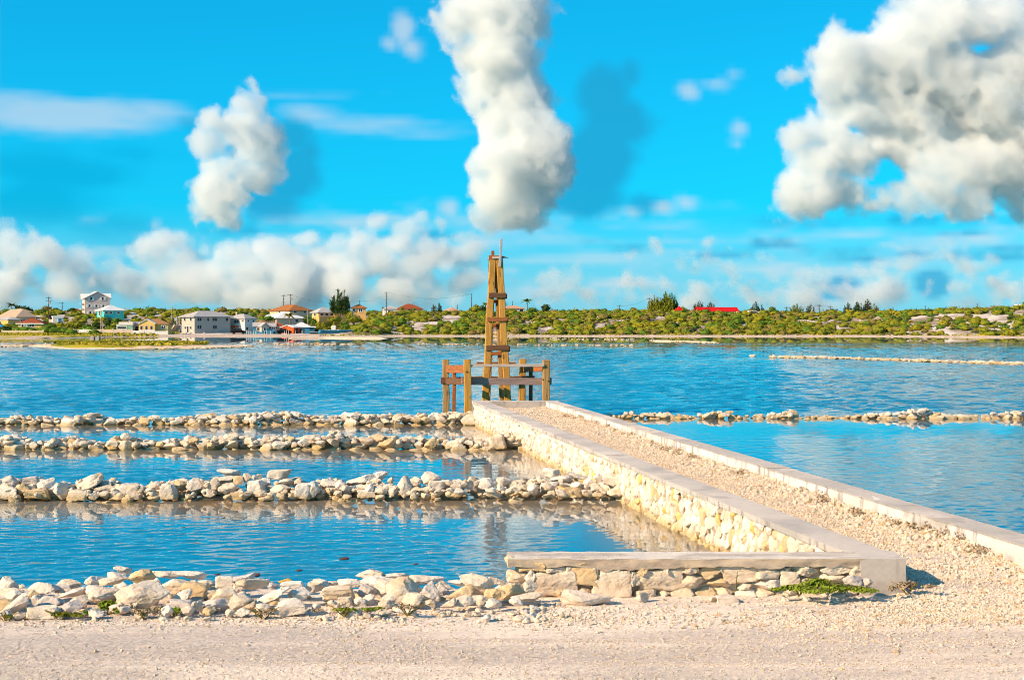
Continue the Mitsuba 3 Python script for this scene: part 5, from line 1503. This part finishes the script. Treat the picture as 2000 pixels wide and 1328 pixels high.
h.opening('window', 'f', 0.60, 603, 609, 0.9, mid=True)
h.opening('window', 'f', 0.1, 603, 608, 0.6)
h = House('cream house with a dark roof section and a red hip roof on the ridge', 775, 778, 824, 455, 10, 612, 603, 593.5, 'wall_yellow', 'roof_maroon', over=0.4, deep=6)
h.opening('window', 'f', 0.45, 604, 607, 0.9)
h.part('wing', box(-4.2, -0.02, 0.4, 5, h.z0 - 1, h.z1 - 0.05), 'wall_white')
h.part('wing_roof', hip(4.4, 5, h.z1, 1.0, 0.2).apply_translation([-4.3, 0.2, 0]), 'roof_grey')
k2 = h.part('window', box(-3.1, -2.2, 0.28, 0.42, h.z1 - 1.2, h.z1 - 0.4), 'trim_white')
h.part('pane', box(-3.0, -2.3, 0.25, 0.40, h.z1 - 1.1, h.z1 - 0.5), 'pane', k2)
h = House('house with a pinkish orange gabled roof on the ridge left of the tower', 868, 874, 900, 450, 20, 614, 608, 600.5, 'wall_cream', 'roof_pink', over=0.4, deep=5)
h = House('low house with a brownish roof and a white wall just right of the tower', 980, 983, 1024, 440, 8, 614, 602, 596.5, 'wall_white', 'roof_pink', over=0.4, deep=5)
h.opening('window', 'f', 0.86, 604, 608.5, 1.1)
h = House('yellow house with a bright red roof on the right ridge', 1363, 1366, 1441, 420, 5, 618, 607.5, 600, 'wall_yellow', 'roof_red', 'gable_x', over=0.5, deep=5)
for u in (0.22, 0.55, 0.9):
    h.opening('window', 'f', u, 609.5, 614, 0.9)
h.opening('door', 'f', 0.72, 609, 617, 0.9, pane='wall_tan')
h.part('garage_gable', gable(1.6, 2.0, 0, 0.6, 0.15, 'y').apply_translation([h.W - 1.0, -1.2, h.z1 - 0.7]), 'trim_white')
h.part('garage', box(h.W - 1.0, h.W + 0.5, -1.1, 0, h.z0 - 1, h.z1 - 0.62), 'wall_white')
h = House('small far house with a crimson roof on the ridge at the right', 1803, 1806, 1829, 450, 6, 614, 610, 605, 'wall_yellow', 'roof_red', 'gable_x', over=0.4, deep=4)
h = House('small pale roofed house right of the round green tree on the right ridge', 1518, 1521, 1536, 445, 10, 616, 611, 607, 'wall_tan', 'roof_pink', over=0.3, deep=4)
h = House('small white box like house at the right edge of the ridge', 1991, 1993, 2012, 440, 6, 606, 597, 594.5, 'wall_white', 'roof_white', 'flat', over=0.1, deep=4)
# --- gazebo
g = thing('gazebo', 'small gazebo with a pointed bright red roof on posts, left of the red roofed house', 'gazebo')
c = at(1326.5, 0, 420)
z0, z1, z2 = at(0, 618, 420)[2], at(0, 606.5, 420)[2], at(0, 597.5, 420)[2]
a = np.arange(6) * math.pi / 3 + 0.3
R = 1.55
rv = np.vstack([np.stack([c[0] + R * np.cos(a), 420 + R * np.sin(a), 0 * a + z1], 1), [[c[0], 420, z2]], [[c[0], 420, z1]]])
put('roof', trimesh.Trimesh(rv, [[i, (i + 1) % 6, 6] for i in range(6)] + [[(i + 1) % 6, i, 7] for i in range(6)], process=False), 'roof_red', g)
for q in a:
    put('post', box(c[0] + 1.3 * math.cos(q) - 0.09, c[0] + 1.3 * math.cos(q) + 0.09, 420 + 1.3 * math.sin(q) - 0.09, 420 + 1.3 * math.sin(q) + 0.09, z0 - 0.5, z1), 'wall_cream', g)
put('floor', box(c[0] - 1.3, c[0] + 1.3, 418.7, 421.3, z0 - 0.6, z0 + 0.15), 'wall_cream', g)


# ------------------------------------------------------------------ walls, poles, vehicles and small things on the far shore
def wall_run(label, px0, px1, py0, py1, Y, m, name='garden_wall', posts=0):
    k = thing(name, label, 'wall')
    a, b = at(px0, py0, Y), at(px1, py1, Y)
    put('panel', box(a[0], b[0], Y, Y + 0.2, b[2] - 0.8, a[2]), m, k)
    for i in range(posts):
        x = a[0] + (b[0] - a[0]) * i / max(1, posts - 1)
        put('post', box(x - 0.14, x + 0.14, Y - 0.06, Y + 0.26, b[2] - 0.8, a[2] + 0.2), m, k)


wall_run('long beige garden wall along the shore below the pale green building', 183, 258, 643.5, 650, 372, 'wall_tan', posts=5)
wall_run('white curved gate wall right of the long beige wall', 259, 273, 645.5, 650, 371, 'wall_white')
wall_run('low white wall with an open rail beneath the spreading olive tree', 124, 183, 643.5, 649, 374, 'wall_white', posts=4)
wall_run('low pale wall in front of the small yellow house', 4, 84, 645.5, 650, 366, 'wall_cream', posts=4)
wall_run('low beige wall below the wide green tree on the right of the grey house', 478, 546, 648.5, 653, 386, 'wall_blue')
wall_run('green metal fence on the right ridge', 1568, 1642, 611.5, 616, 432, 'fence_green', 'fence', posts=6)
k = thing('boat_hull', 'long low blue boat hull lying on the far shore', 'boat')
a, b = at(622, 645, 380), at(707, 654, 380)
L = b[0] - a[0]
sec = np.array([[0, 0.25, 0.05], [0.08, 0.06, 0.5], [0.5, 0, 0.6], [0.9, 0.05, 0.5], [1, 0.3, 0.05]])
v = np.vstack([np.stack([a[0] + sec[:, 0] * L, 380 - sec[:, 2] * 2.2, 0 * sec[:, 0] + a[2]], 1), np.stack([a[0] + sec[:, 0] * L, 380 + sec[:, 2] * 2.2, 0 * sec[:, 0] + a[2]], 1), np.stack([a[0] + sec[:, 0] * L, 380 + 0 * sec[:, 0], b[2] + sec[:, 1]], 1)])
put('hull', trimesh.convex.convex_hull(v), 'wall_blue', k)
put('rim', box(a[0] + 0.4, b[0] - 0.4, 378.66, 381.3, a[2] + 0.005, a[2] + 0.09), 'tarp_blue', k)
k = thing('boat_hull', 'short blue hull lying right of the blue kiosk', 'boat')
a, b = at(602, 648, 384), at(625, 653, 384)
put('hull', trimesh.convex.convex_hull(np.array([[a[0], 384, a[2]], [a[0] + 0.3, 382.8, a[2]], [b[0], 382.9, a[2]], [b[0], 385, a[2]], [a[0] + 0.3, 385, a[2]], [a[0] + 0.5, 384, b[2]], [b[0] - 0.2, 384, b[2]]])), 'wall_blue', k)
put('rim', box(a[0] + 0.4, b[0] - 0.1, 383, 384.8, a[2] + 0.004, a[2] + 0.07), 'trim_white', k)
k = thing('metal_cabinet', 'tall white cabinet standing behind the long blue hull', 'cabinet')
a, b = at(647, 636, 386), at(655.5, 648, 386)
put('body', box(a[0], b[0], 386, 386.9, b[2] - 0.8, a[2]), 'trim_white', k)
for i in range(2):
    put('door', box(a[0] + 0.08 + i * 0.52, a[0] + 0.54 + i * 0.52, 385.95, 385.998, b[2], a[2] - 0.1), 'wall_white', k)
for px, w, hgt, m, lab in ((637, 5, 3.5, 'wall_orange', 'small orange crate behind the long blue hull'), (643, 3.5, 2.5, 'trim_white', 'small white crate left of the white cabinet'), (660, 5, 4, 'trim_white', 'white board leaning right of the white cabinet')):
    k = thing('crate', lab, 'crate')
    a = at(px, 644, 385)
    s = 385 / FOC
    put('body', box(a[0] - w * s / 2, a[0] + w * s / 2, 385, 385.6, a[2] - 0.9, a[2]), m, k)
    put('lid', box(a[0] - w * s / 2 - 0.03, a[0] + w * s / 2 + 0.03, 384.96, 385.64, a[2] + 0.004, a[2] + 0.07), m, k)
k = thing('tarpaulin', 'bright blue tarpaulin heaped at the far left edge', 'tarpaulin')
c = at(4, 641, 385)
tm = core((2.0, 1.2, 1.5), 77, 3, 0.95)
tm.apply_translation([c[0] - 0.6, 385, c[2] - 0.6])
put('sheet', tm, 'tarp_blue', k, smooth=40)
put('fold', box(c[0] + 1.6, c[0] + 2.6, 384.6, 385.3, c[2] - 1.2, c[2] - 0.2), 'tarp_blue', k)
k = thing('water_tank', 'black round water tank on the roof left of the small white building', 'water tank')
c = at(101.5, 0, 424)
tk = trimesh.creation.cylinder(0.75, 1.1, sections=16)
tk.apply_translation([c[0], 424, at(0, 619.5, 424)[2]])
put('drum', tk, 'paint_black', k, smooth=40)
lid = trimesh.creation.cylinder(0.35, 0.2, sections=12)
lid.apply_translation([c[0], 424, at(0, 619.5, 424)[2] + 0.66])
put('lid', lid, 'paint_black', k, smooth=40)
put('stand', box(c[0] - 0.7, c[0] + 0.7, 423.4, 424.6, at(0, 640, 424)[2], at(0, 619.5, 424)[2] - 0.56), 'wall_tan', k)
k = thing('ruined_hut', 'small ruined concrete cube with a dark opening standing in the marsh grass', 'ruin')
a, b = at(175, 657.5, 262), at(193, 666, 262)
put('left_block', box(a[0], a[0] + 0.68, 262, 263.2, b[2] - 0.3, a[2]), 'ruin', k)
put('right_block', box(a[0] + 0.95, b[0], 262, 263.2, b[2] - 0.3, a[2] - 0.05), 'ruin', k)
put('lintel', box(a[0] + 0.05, b[0] - 0.05, 262.3, 263.1, a[2] + 0.003, a[2] + 0.1), 'ruin', k)
put('back_wall', box(a[0] + 0.6, a[0] + 1.0, 263.0, 263.15, b[2] - 0.3, a[2] - 0.02), 'pane', k)


def car(label, px, py, Y, m, L=3.6, turn=8.0, van=False):
    k = thing('parked_car', label, 'van' if van else 'car')
    c = at(px, py, Y)
    M = move(c) @ rotz(math.radians(turn))
    prof = [(-1.8, 0.28), (-1.8, 0.75), (-1.6, 0.95), (-1.0, 1.0), (1.0, 0.95), (1.75, 0.8), (1.8, 0.3)]
    from shapely.geometry import Polygon
    def ext(p, w):
        e = trimesh.creation.extrude_polygon(Polygon(p), w)
        e.apply_transform(rot_axis([1, 0, 0], math.pi / 2))
        e.apply_translation([0, w / 2, 0])
        return e.apply_transform(M)
    put('body', ext(prof, 1.6), m, k)
    roof = [(-1.65, 0.96), (-1.5, 1.6), (0.7, 1.6), (1.2, 0.97)] if van else [(-1.1, 1.0), (-0.75, 1.42), (0.35, 1.42), (0.85, 0.97)]
    put('cabin', ext(roof, 1.4), m, k)
    put('window', ext([(x * 0.86 + 0.02, 1.02 + (z - 1.0) * 0.75) for x, z in roof], 1.43), 'pane', k)
    for x in (-1.15, 1.15):
        for y in (-0.72, 0.72):
            w = trimesh.creation.cylinder(0.32, 0.2, sections=14)
            w.apply_transform(rot_axis([1, 0, 0], math.pi / 2))
            w.apply_translation([x, y * 1.06, 0.32])
            w.apply_transform(M)
            put('wheel', w, 'paint_black', k)


car('black car parked in front of the white two storey house', 466, 652.6, 384, 'paint_black')
car('dark car parked in front of the red shed', 555, 652.8, 382, 'paint_black', turn=20)
car('dark blue car parked in front of the low house with the pale blue roof', 527, 652.6, 384, 'wall_blue')
car('white van parked on the right ridge beside the spiky feathery tree', 1472, 619, 418, 'trim_white', van=True)
car('white car parked right of the white van on the right ridge', 1487, 619, 420, 'trim_white', turn=-6)
car('white pick up parked left of the red roofed house', 1360, 618.6, 424, 'trim_white', turn=30, van=True)

for i, px in enumerate((481, 486, 490, 495, 500, 517, 520, 529, 556, 560, 577, 590, 563)):
    k = thing('fence_post', 'thin white post in the line along the far shore road', 'post', 'white posts along the far shore')
    a = at(px, 646 if i % 3 else 644.5, 381)
    put('shaft', tube([[a[0], 381, at(0, 655, 381)[2]], a], 0.075, 0.06), 'trim_white', k)


def pole(px, py_top, py_base, Y, label, arms=1, lamp=False, m='pole_wood'):
    k = thing('utility_pole', label, 'utility pole')
    t, b = at(px, py_top, Y), at(px, py_base, Y)
    put('shaft', tube([b - [0, 0, 1.0], (b + t) / 2 + [0.03, 0, 0], t], 0.15, 0.10), m, k)
    for i in range(arms):
        z = t[2] - 0.35 - 0.7 * i
        put('crossarm', box(t[0] - 0.8, t[0] + 0.8, Y - 0.06, Y + 0.06, z - 0.06, z + 0.06), m, k)
    if lamp:
        put('transformer', tube([[t[0] + 0.35, Y, t[2] - 1.9], [t[0] + 0.35, Y, t[2] - 1.1]], 0.25, 0.25, 10), 'metal_grey', k)
    return t


flat('pole_wood', (0.10, 0.075, 0.06))
flat('pole_pale', (0.40, 0.32, 0.24))
tops = {}
tops['a'] = pole(94.5, 580, 620, 430, 'tall utility pole with a lamp left of the yellow green tree', 2, True)
tops['b'] = pole(121.5, 590, 616, 520, 'thin far utility pole left of the tall pink house', 1)
tops['c'] = pole(197, 598, 652, 378, 'utility pole standing in front of the turquoise house', 1, m='pole_pale')
pole(200, 627, 652, 377, 'short pale pole right beside the pole in front of the turquoise house', 0, m='pole_pale')
tops['d'] = pole(336, 599, 641, 430, 'pale utility pole left of the grey two storey house', 1, m='pole_pale')
tops['e'] = pole(553.5, 575.5, 600, 480, 'left one of the two poles above the orange brown roof', 1)
tops['f'] = pole(567, 574.5, 600, 478, 'right one of the two poles above the orange brown roof', 1, True)
tops['g'] = pole(601, 603, 640, 410, 'pale utility pole right of the white hip roofed house', 0, m='pole_pale')
tops['h'] = pole(702.5, 587, 598, 455, 'thin pole behind the brown roof of the orange house', 0)
tops['i'] = pole(754.5, 570, 606, 450, 'tall dark utility pole at the left end of the brown roofed house on the ridge', 0)
tops['j'] = pole(921, 573.5, 600, 440, 'dark utility pole left of the tower', 0)
pole(893, 595, 606, 455, 'short pole behind the pinkish roof left of the tower', 0)
pole(1001, 588, 602, 460, 'short pole behind the house right of the tower', 0)
tops['k'] = pole(1268, 581, 608, 440, 'dark utility pole left of the spiky clump on the right ridge', 1)
tops['l'] = pole(1210, 596, 608, 480, 'small far utility pole on the ridge right of the tower', 1)
tops['m'] = pole(1536, 599, 616, 450, 'utility pole left of the green fence', 1)
tops['n'] = pole(1600, 595, 614, 452, 'utility pole behind the green fence', 1)
tops['o'] = pole(1621.5, 597.5, 614, 450, 'tall utility pole at the right of the green fence', 1)
tops['p'] = pole(1744, 599, 612, 460, 'thin utility pole right of the spiky clump on the right ridge', 0)
tops['q'] = pole(1807, 596.5, 608, 470, 'thin utility pole above the crimson roof at the right', 0)
tops['r'] = pole(1908.5, 592.5, 606, 470, 'thin utility pole on the rising ridge at the right', 0)


def wire(a, b, sag, label):
    p, q = tops[a], tops[b]
    t = np.linspace(0, 1, 12)[:, None]
    pts = p * (1 - t) + q * t - np.array([0, 0, 1]) * sag * 4 * t * (1 - t)
    put('power_line', tube(pts, 0.022, 0.022, 4), 'metal_dark', label=label, category='power line')


wire('i', 'j', 1.7, 'long sagging power line between the ridge pole and the pole left of the tower')
wire('h', 'i', 1.2, 'power line from the orange house to the tall ridge pole')
wire('e', 'f', 0.1, 'short power line between the two poles above the orange brown roof')
wire('f', 'h', 1.6, 'power line from the orange brown roof to the orange house')
wire('l', 'k', 0.9, 'power line left of the spiky clump on the right ridge')
wire('n', 'o', 0.3, 'power line above the green fence')
wire('m', 'n', 0.5, 'power line left of the green fence')
wire('a', 'b', 1.0, 'power line right of the tall pole at the left')

# ------------------------------------------------------------------ stones standing out of the far water
def strand(label, pts, n, size, sd, seed, most=60, tints='wccct'):
    rr = np.random.default_rng(seed)
    k = thing('rock_row', label, 'rock wall')
    p = np.array([on(a, b)[:2] for a, b in pts])
    it = []
    for _ in range(n):
        t = rr.random() * (len(p) - 1)
        i = int(t)
        x, y = p[i] * (1 - t + i) + p[i + 1] * (t - i)
        s = rr.uniform(*size)
        it.append(((x + rr.normal(0, 0.15), y + rr.normal(0, sd), s * 0.12), (s * rr.uniform(1, 1.9), s, s * rr.uniform(0.5, 0.9)), tints[rr.integers(5)]))
    stones(k, it, rr, most=most, fine=False)


strand('long thin row of pale rocks running across the lagoon at the right', [(1525, 699), (1640, 701), (1760, 705), (1880, 709), (2060, 714)], 420, (0.22, 0.46), 0.22, 31, 150, 'tcgtc')
strand('a few single rocks left of the long thin row in the lagoon', [(1448, 696), (1494, 697), (1512, 698.5), (1525, 699)], 7, (0.3, 0.45), 0.1, 32)
strand('line of dark and pale stones in the water below the red shed', [(535, 673), (580, 673), (640, 674), (690, 674)], 34, (0.25, 0.5), 1.0, 33)
strand('dotted line of white stones near the far shore behind the tower', [(820, 673), (900, 674), (1020, 674), (1150, 675), (1245, 676)], 60, (0.2, 0.45), 1.2, 34)
strand('dotted line of white stones close to the far beach right of the tower', [(1050, 662), (1130, 662.5), (1200, 663.5), (1240, 664)], 45, (0.25, 0.5), 2.0, 35)
strand('low stones along the pebble bar off the far shore', [(1270, 665), (1340, 669), (1405, 671)], 60, (0.2, 0.5), 2.0, 36)
strand('pale stones along the tip of the reddish sand spit', [(300, 682), (400, 681.5), (450, 679.5), (500, 677.5)], 60, (0.2, 0.5), 0.8, 37)
strand('white stones along the narrow sand spit at the far left', [(-20, 678), (40, 677), (80, 675.5), (112, 674)], 50, (0.25, 0.6), 0.8, 38)

# ------------------------------------------------------------------ plants by the road
def herb(label, spots, m, name, leaf, r, up=0.5, category='plant', kind=None):
    ms = []
    for px, py, rx, ry, n, Y in spots:
        c = at(px, py, Y)
        a, b = rx * Y / FOC, ry * Y / FOC
        q = tri(leafcloud(n, r, (a, a * 0.55, b), leaf, 9, up=up))
        q.apply_translation(c)
        ms.append(q)
    if kind:
        put(name, cat(ms), m, kind=kind, label=label, category=category)
    else:
        k = thing(name, label, category)
        put('leaves', cat(ms), m, k)
        c = at(spots[0][0], spots[0][1] + spots[0][3] * 0.8, spots[0][5])
        for i in range(6):
            d = np.array([r.normal(0, 0.10), r.normal(0, 0.04), 0.06])
            put('stem', tube([c - [0, 0, 0.05], c + d * 0.6, c + d], 0.006, 0.003, 5), 'leaf_brown', k)


r = np.random.default_rng(51)
herb('bright green creeping plant at the foot of the low wall near its corner block', [(1560, 1147, 34, 8, 500, 13.85), (1600, 1140, 40, 12, 900, 13.9), (1640, 1150, 40, 9, 700, 13.75), (1690, 1152, 30, 8, 400, 13.75), (1520, 1150, 18, 5, 160, 13.8), (1590, 1154, 40, 5, 350, 13.65)],
     'leaf_fresh', 'creeping_plant', 0.016, r)
herb('dry greyish weed beside the shaded corner of the concrete block', [(1772, 1143, 24, 11, 420, 13.95), (1815, 1146, 18, 6, 180, 13.9), (1745, 1148, 12, 7, 120, 13.8)], 'leaf_dry', 'dry_weed', 0.014, r)
herb('small yellow green plant between the rocks at the left of the rock bank', [(209, 1182, 18, 12, 360, 13.3), (230, 1191, 10, 6, 120, 13.2), (165, 1196, 8, 5, 80, 13.1)], 'leaf_fresh', 'small_plant', 0.018, r)
herb('low brownish green plant along the rocks left of the small yellow green plant', [(120, 1199, 22, 6, 240, 13.05), (150, 1200, 16, 4, 120, 13.0)], 'leaf_olive', 'small_plant', 0.014, r)
herb('dry brown weed at the foot of the huge cream boulder', [(280, 1194, 26, 8, 300, 13.05), (305, 1190, 14, 8, 160, 13.1)], 'leaf_dry', 'dry_weed', 0.014, r)
herb('small green plant between two white rocks right of the huge cream boulder', [(345, 1191, 11, 7, 160, 13.1)], 'leaf_fresh', 'small_plant', 0.015, r)
herb('yellowish dry weed at the foot of the rocks in the middle of the bank', [(515, 1196, 18, 5, 160, 13.05), (530, 1190, 10, 5, 80, 13.1)], 'leaf_dry', 'dry_weed', 0.013, r)
herb('flat green moss strip at the road edge in the middle of the bank', [(672, 1190, 26, 3.5, 260, 13.05), (715, 1189, 26, 3.5, 260, 13.05), (740, 1187, 14, 3, 120, 13.05)], 'leaf_fresh', 'moss_patch', 0.012, r)
herb('pale dry weed at the road edge right of the moss strip', [(795, 1186, 22, 6, 160, 13.08), (620, 1192, 16, 5, 120, 13.05)], 'leaf_dry', 'dry_weed', 0.012, r)
herb('tiny olive plant at the left end of the rock bank', [(14, 1203, 10, 4, 80, 13.0)], 'leaf_olive', 'small_plant', 0.014, r)
spots = []
for i in range(34):
    Y = 15.5 + 25 * r.random() ** 1.3
    X = R_IN(Y) - r.uniform(0.05, 0.28)
    px, py = project(X, Y, walk_z(np.array([X]), np.array([Y]))[0] + 0.04)
    spots.append((px, py, r.uniform(0.12, 0.3) * FOC / Y * 0.5, 0.07 * FOC / Y, 46, Y))
herb('dry brown grass along the foot of the right causeway wall', spots, 'leaf_dry', 'dry_grass', 0.02, r, category='grass', kind='stuff')
k = thing('dry_stalk', 'single dry brown stalk standing upright in front of the low wall', 'stalk')
a, b = at(1440, 1115, 13.9), at(1436, 1148, 13.9)
put('stem', tube([b - [0, 0, 0.03], (a + b) / 2 + [0.004, 0, 0], a], 0.006, 0.004, 6), 'leaf_brown', k)

# ------------------------------------------------------------------ the three big cumulus clouds, as bodies of fine droplets lit by the sun
TILT = trimesh.transformations.euler_matrix(0.5, 0.7, 0.4)[:3, :3]


def puff3(P, s, seed):
    P = P @ TILT
    f, t, w = 0, 0, 1.0
    for o in range(2):
        f = f + w * (1 - np.abs(2 * meshkit.noise(P / s * 2 ** o + seed * 5.1 + o * 3.3, seed + o) - 1) * 1.5)
        t += w
        w *= 0.55
    return f / t - 0.4


def cloud(label, items, Y, seed, cell=4.2, rough=1.0, soft=6.0, sigma=0.07, warp=56, vary=0.5):
    it = np.array(items, float)
    r3 = np.minimum(it[:, 2], it[:, 3])
    lo = np.array([(it[:, 0] - it[:, 2]).min(), (it[:, 4] - r3).min(), (634 - it[:, 1] - it[:, 3]).min()]) - 45
    hi = np.array([(it[:, 0] + it[:, 2]).max(), (it[:, 4] + r3).max(), (634 - it[:, 1] + it[:, 3]).max()]) + 45
    ax = [np.arange(l, h, cell) for l, h in zip(lo, hi)]
    P = np.stack(np.meshgrid(*ax, indexing='ij'), -1)
    shape = P.shape[:3]

    def field(R, xs, reach):                 # xs ascends: each ball is only worked out on the slab of points near it
        f = np.full(len(R), -1e3)
        for px, py, rx, ry, dz in it:
            m = min(rx, ry)
            w = rx * (1 + reach / m)
            i, j = np.searchsorted(xs, (px - w, px + w))
            q = R[i:j]
            d = np.sqrt(((q[:, 0] - px) / rx) ** 2 + ((q[:, 1] - dz) / (m * 1.05)) ** 2 + ((q[:, 2] - (634 - py)) / ry) ** 2)
            np.maximum(f[i:j], (1 - d) * m, out=f[i:j])
        return f

    P = P.reshape(-1, 3)
    out = -34 * rough - 10
    near = np.where(field(P, P[:, 0], 12 - out + warp * 0.3) > out - warp * 0.3)[0]
    R = P[near]
    f = field(R + warp * np.stack([meshkit.fbm(R / 75 + j * 9.1, 2, seed + j) - 0.5 for j in range(3)], -1), R[:, 0], 12 - out + warp * 0.5)
    ok = f > out
    near, R, f = near[ok], R[ok], f[ok]
    f = f - 4 + rough * (30 * puff3(R, 70, seed + 11) + 17 * puff3(R, 30, seed + 17) + 7 * puff3(R, 14, seed + 23))
    ok = f > 0
    near, R, f = near[ok], R[ok], f[ok]
    D = np.zeros(len(P), np.float32)
    D[near] = mikit_step(0, soft, f) * np.clip(0.3 + f / 50, 0.3, 1) * np.clip(1 - vary + 2.6 * vary * (meshkit.fbm(R @ TILT / 140 + 3.3, 3, seed + 31) - 0.28), 0.06, 1)
    D = D.reshape(shape)
    k = Y / FOC
    n = np.array(shape)
    mn = np.array([(lo[0] - 1000) * k, Y + lo[1] * k, EYE + lo[2] * k])
    size = (n - 1) * cell * k
    key = fresh('cloud')
    tag(key, label, 'cloud')
    half = cell * k / 2
    vol = T().translate((mn - half).tolist()) @ T().scale((n * cell * k).tolist())
    scene[key + '_air'] = {'type': 'heterogeneous', 'albedo': {'type': 'constvolume', 'value': {'type': 'rgb', 'value': [0.965, 0.99, 0.9995]}}, 'scale': sigma, 'phase': {'type': 'hg', 'g': 0.0},
                           'sigma_t': {'type': 'gridvolume', 'grid': mi.VolumeGrid(np.ascontiguousarray(D.transpose(2, 1, 0)[..., None]).astype(np.float32)), 'to_world': vol, 'filter_type': 'trilinear'}}
    scene[key] = {'type': 'cube', 'to_world': T().translate((mn + size / 2).tolist()) @ T().scale((size / 2).tolist()), 'bsdf': {'type': 'null'}, 'interior': {'type': 'ref', 'id': key + '_air'}}


MIDDLE = [(905, 35, 62, 52, 10), (985, 20, 85, 90, 20), (875, 38, 36, 34, 0), (985, 110, 80, 78, 30), (942, 160, 50, 60, 10), (1005, 190, 76, 80, 30), (985, 235, 60, 55, 10), (1035, 300, 92, 92, 20), (985, 320, 66, 66, -10), (975, 380, 54, 62, 0),
          (1035, 365, 66, 56, 20), (955, 418, 36, 26, 0), (1010, 416, 58, 28, 20)]
LEFT = [(487, 208, 34, 40, 0), (420, 232, 24, 28, -10), (468, 244, 58, 38, 0), (500, 275, 52, 46, 10), (408, 280, 36, 26, 0), (448, 332, 54, 36, -10), (436, 372, 56, 54, 0), (480, 338, 52, 38, 10), (428, 410, 46, 34, 0), (452, 428, 32, 20, 0)]
RIGHT = [(1800, 55, 80, 66, 20), (1900, 20, 110, 60, 40), (1980, 30, 80, 50, 60), (1650, 112, 70, 50, 0), (1608, 92, 26, 26, -10), (1558, 148, 28, 20, 0), (1740, 130, 95, 75, 30), (1640, 152, 56, 42, 0), (1850, 150, 115, 85, 60), (1960, 190, 110, 120, 80),
         (1700, 212, 86, 55, 20), (1558, 275, 34, 34, -20), (1620, 262, 56, 36, -10), (1660, 300, 76, 48, 0), (1590, 328, 56, 46, -20), (1578, 378, 64, 46, -20), (1636, 368, 56, 42, 0), (1800, 250, 95, 75, 60), (1760, 300, 44, 28, 10),
         (1850, 330, 86, 50, 0), (1800, 376, 86, 40, -10), (1730, 405, 40, 20, -10), (1900, 320, 66, 56, 20), (1970, 320, 60, 66, 40), (1880, 385, 66, 34, 0), (1545, 402, 36, 22, -20), (2070, 120, 120, 110, 90), (2080, 280, 100, 110, 80), (2060, 380, 90, 40, 60)]
cloud('tall white cumulus cloud towering above the wooden tower, its right part in blue shade', MIDDLE, 2600, 3, vary=0.3)
cloud('smaller white cumulus cloud standing above the village at the left', LEFT, 2800, 9, 4.2, 0.85, vary=0.3)
cloud('huge white cumulus cloud filling the upper right of the sky', RIGHT, 2500, 14, 4.6, vary=0.45)
rb = np.random.default_rng(77)
BANK = []
for x0, x1, base, tops, n in ((-60, 560, 600, (450, 560), 34), (540, 930, 600, (440, 560), 24), (900, 1150, 600, (510, 570), 12), (1120, 1560, 602, (525, 580), 20), (1560, 2080, 602, (500, 570), 30), (1130, 1560, 602, (520, 575), 12), (1180, 1560, 530, (480, 505), 9), (1580, 2060, 520, (470, 500), 8), (-60, 420, 520, (440, 490), 12), (560, 940, 520, (425, 480), 11)):
    for _ in range(n):
        x, b, t = rb.uniform(x0, x1), base - rb.uniform(0, 50), rb.uniform(*tops)
        H = max(b - t, 20)
        for q in range(5):
            f = rb.random()
            rr_ = H * rb.uniform(0.20, 0.34) * (1.25 - 0.6 * f)
            BANK.append((x + rb.normal(0, 0.42) * H * (1.1 - f), b - f * H, rr_ * rb.uniform(1.1, 1.7), rr_, rb.uniform(-50, 50)))
cloud('long low bank of pale cumulus clouds above the far shore', BANK, 7000, 51, 5.5, 0.6, soft=9.0, sigma=0.020, warp=34, vary=0.35)
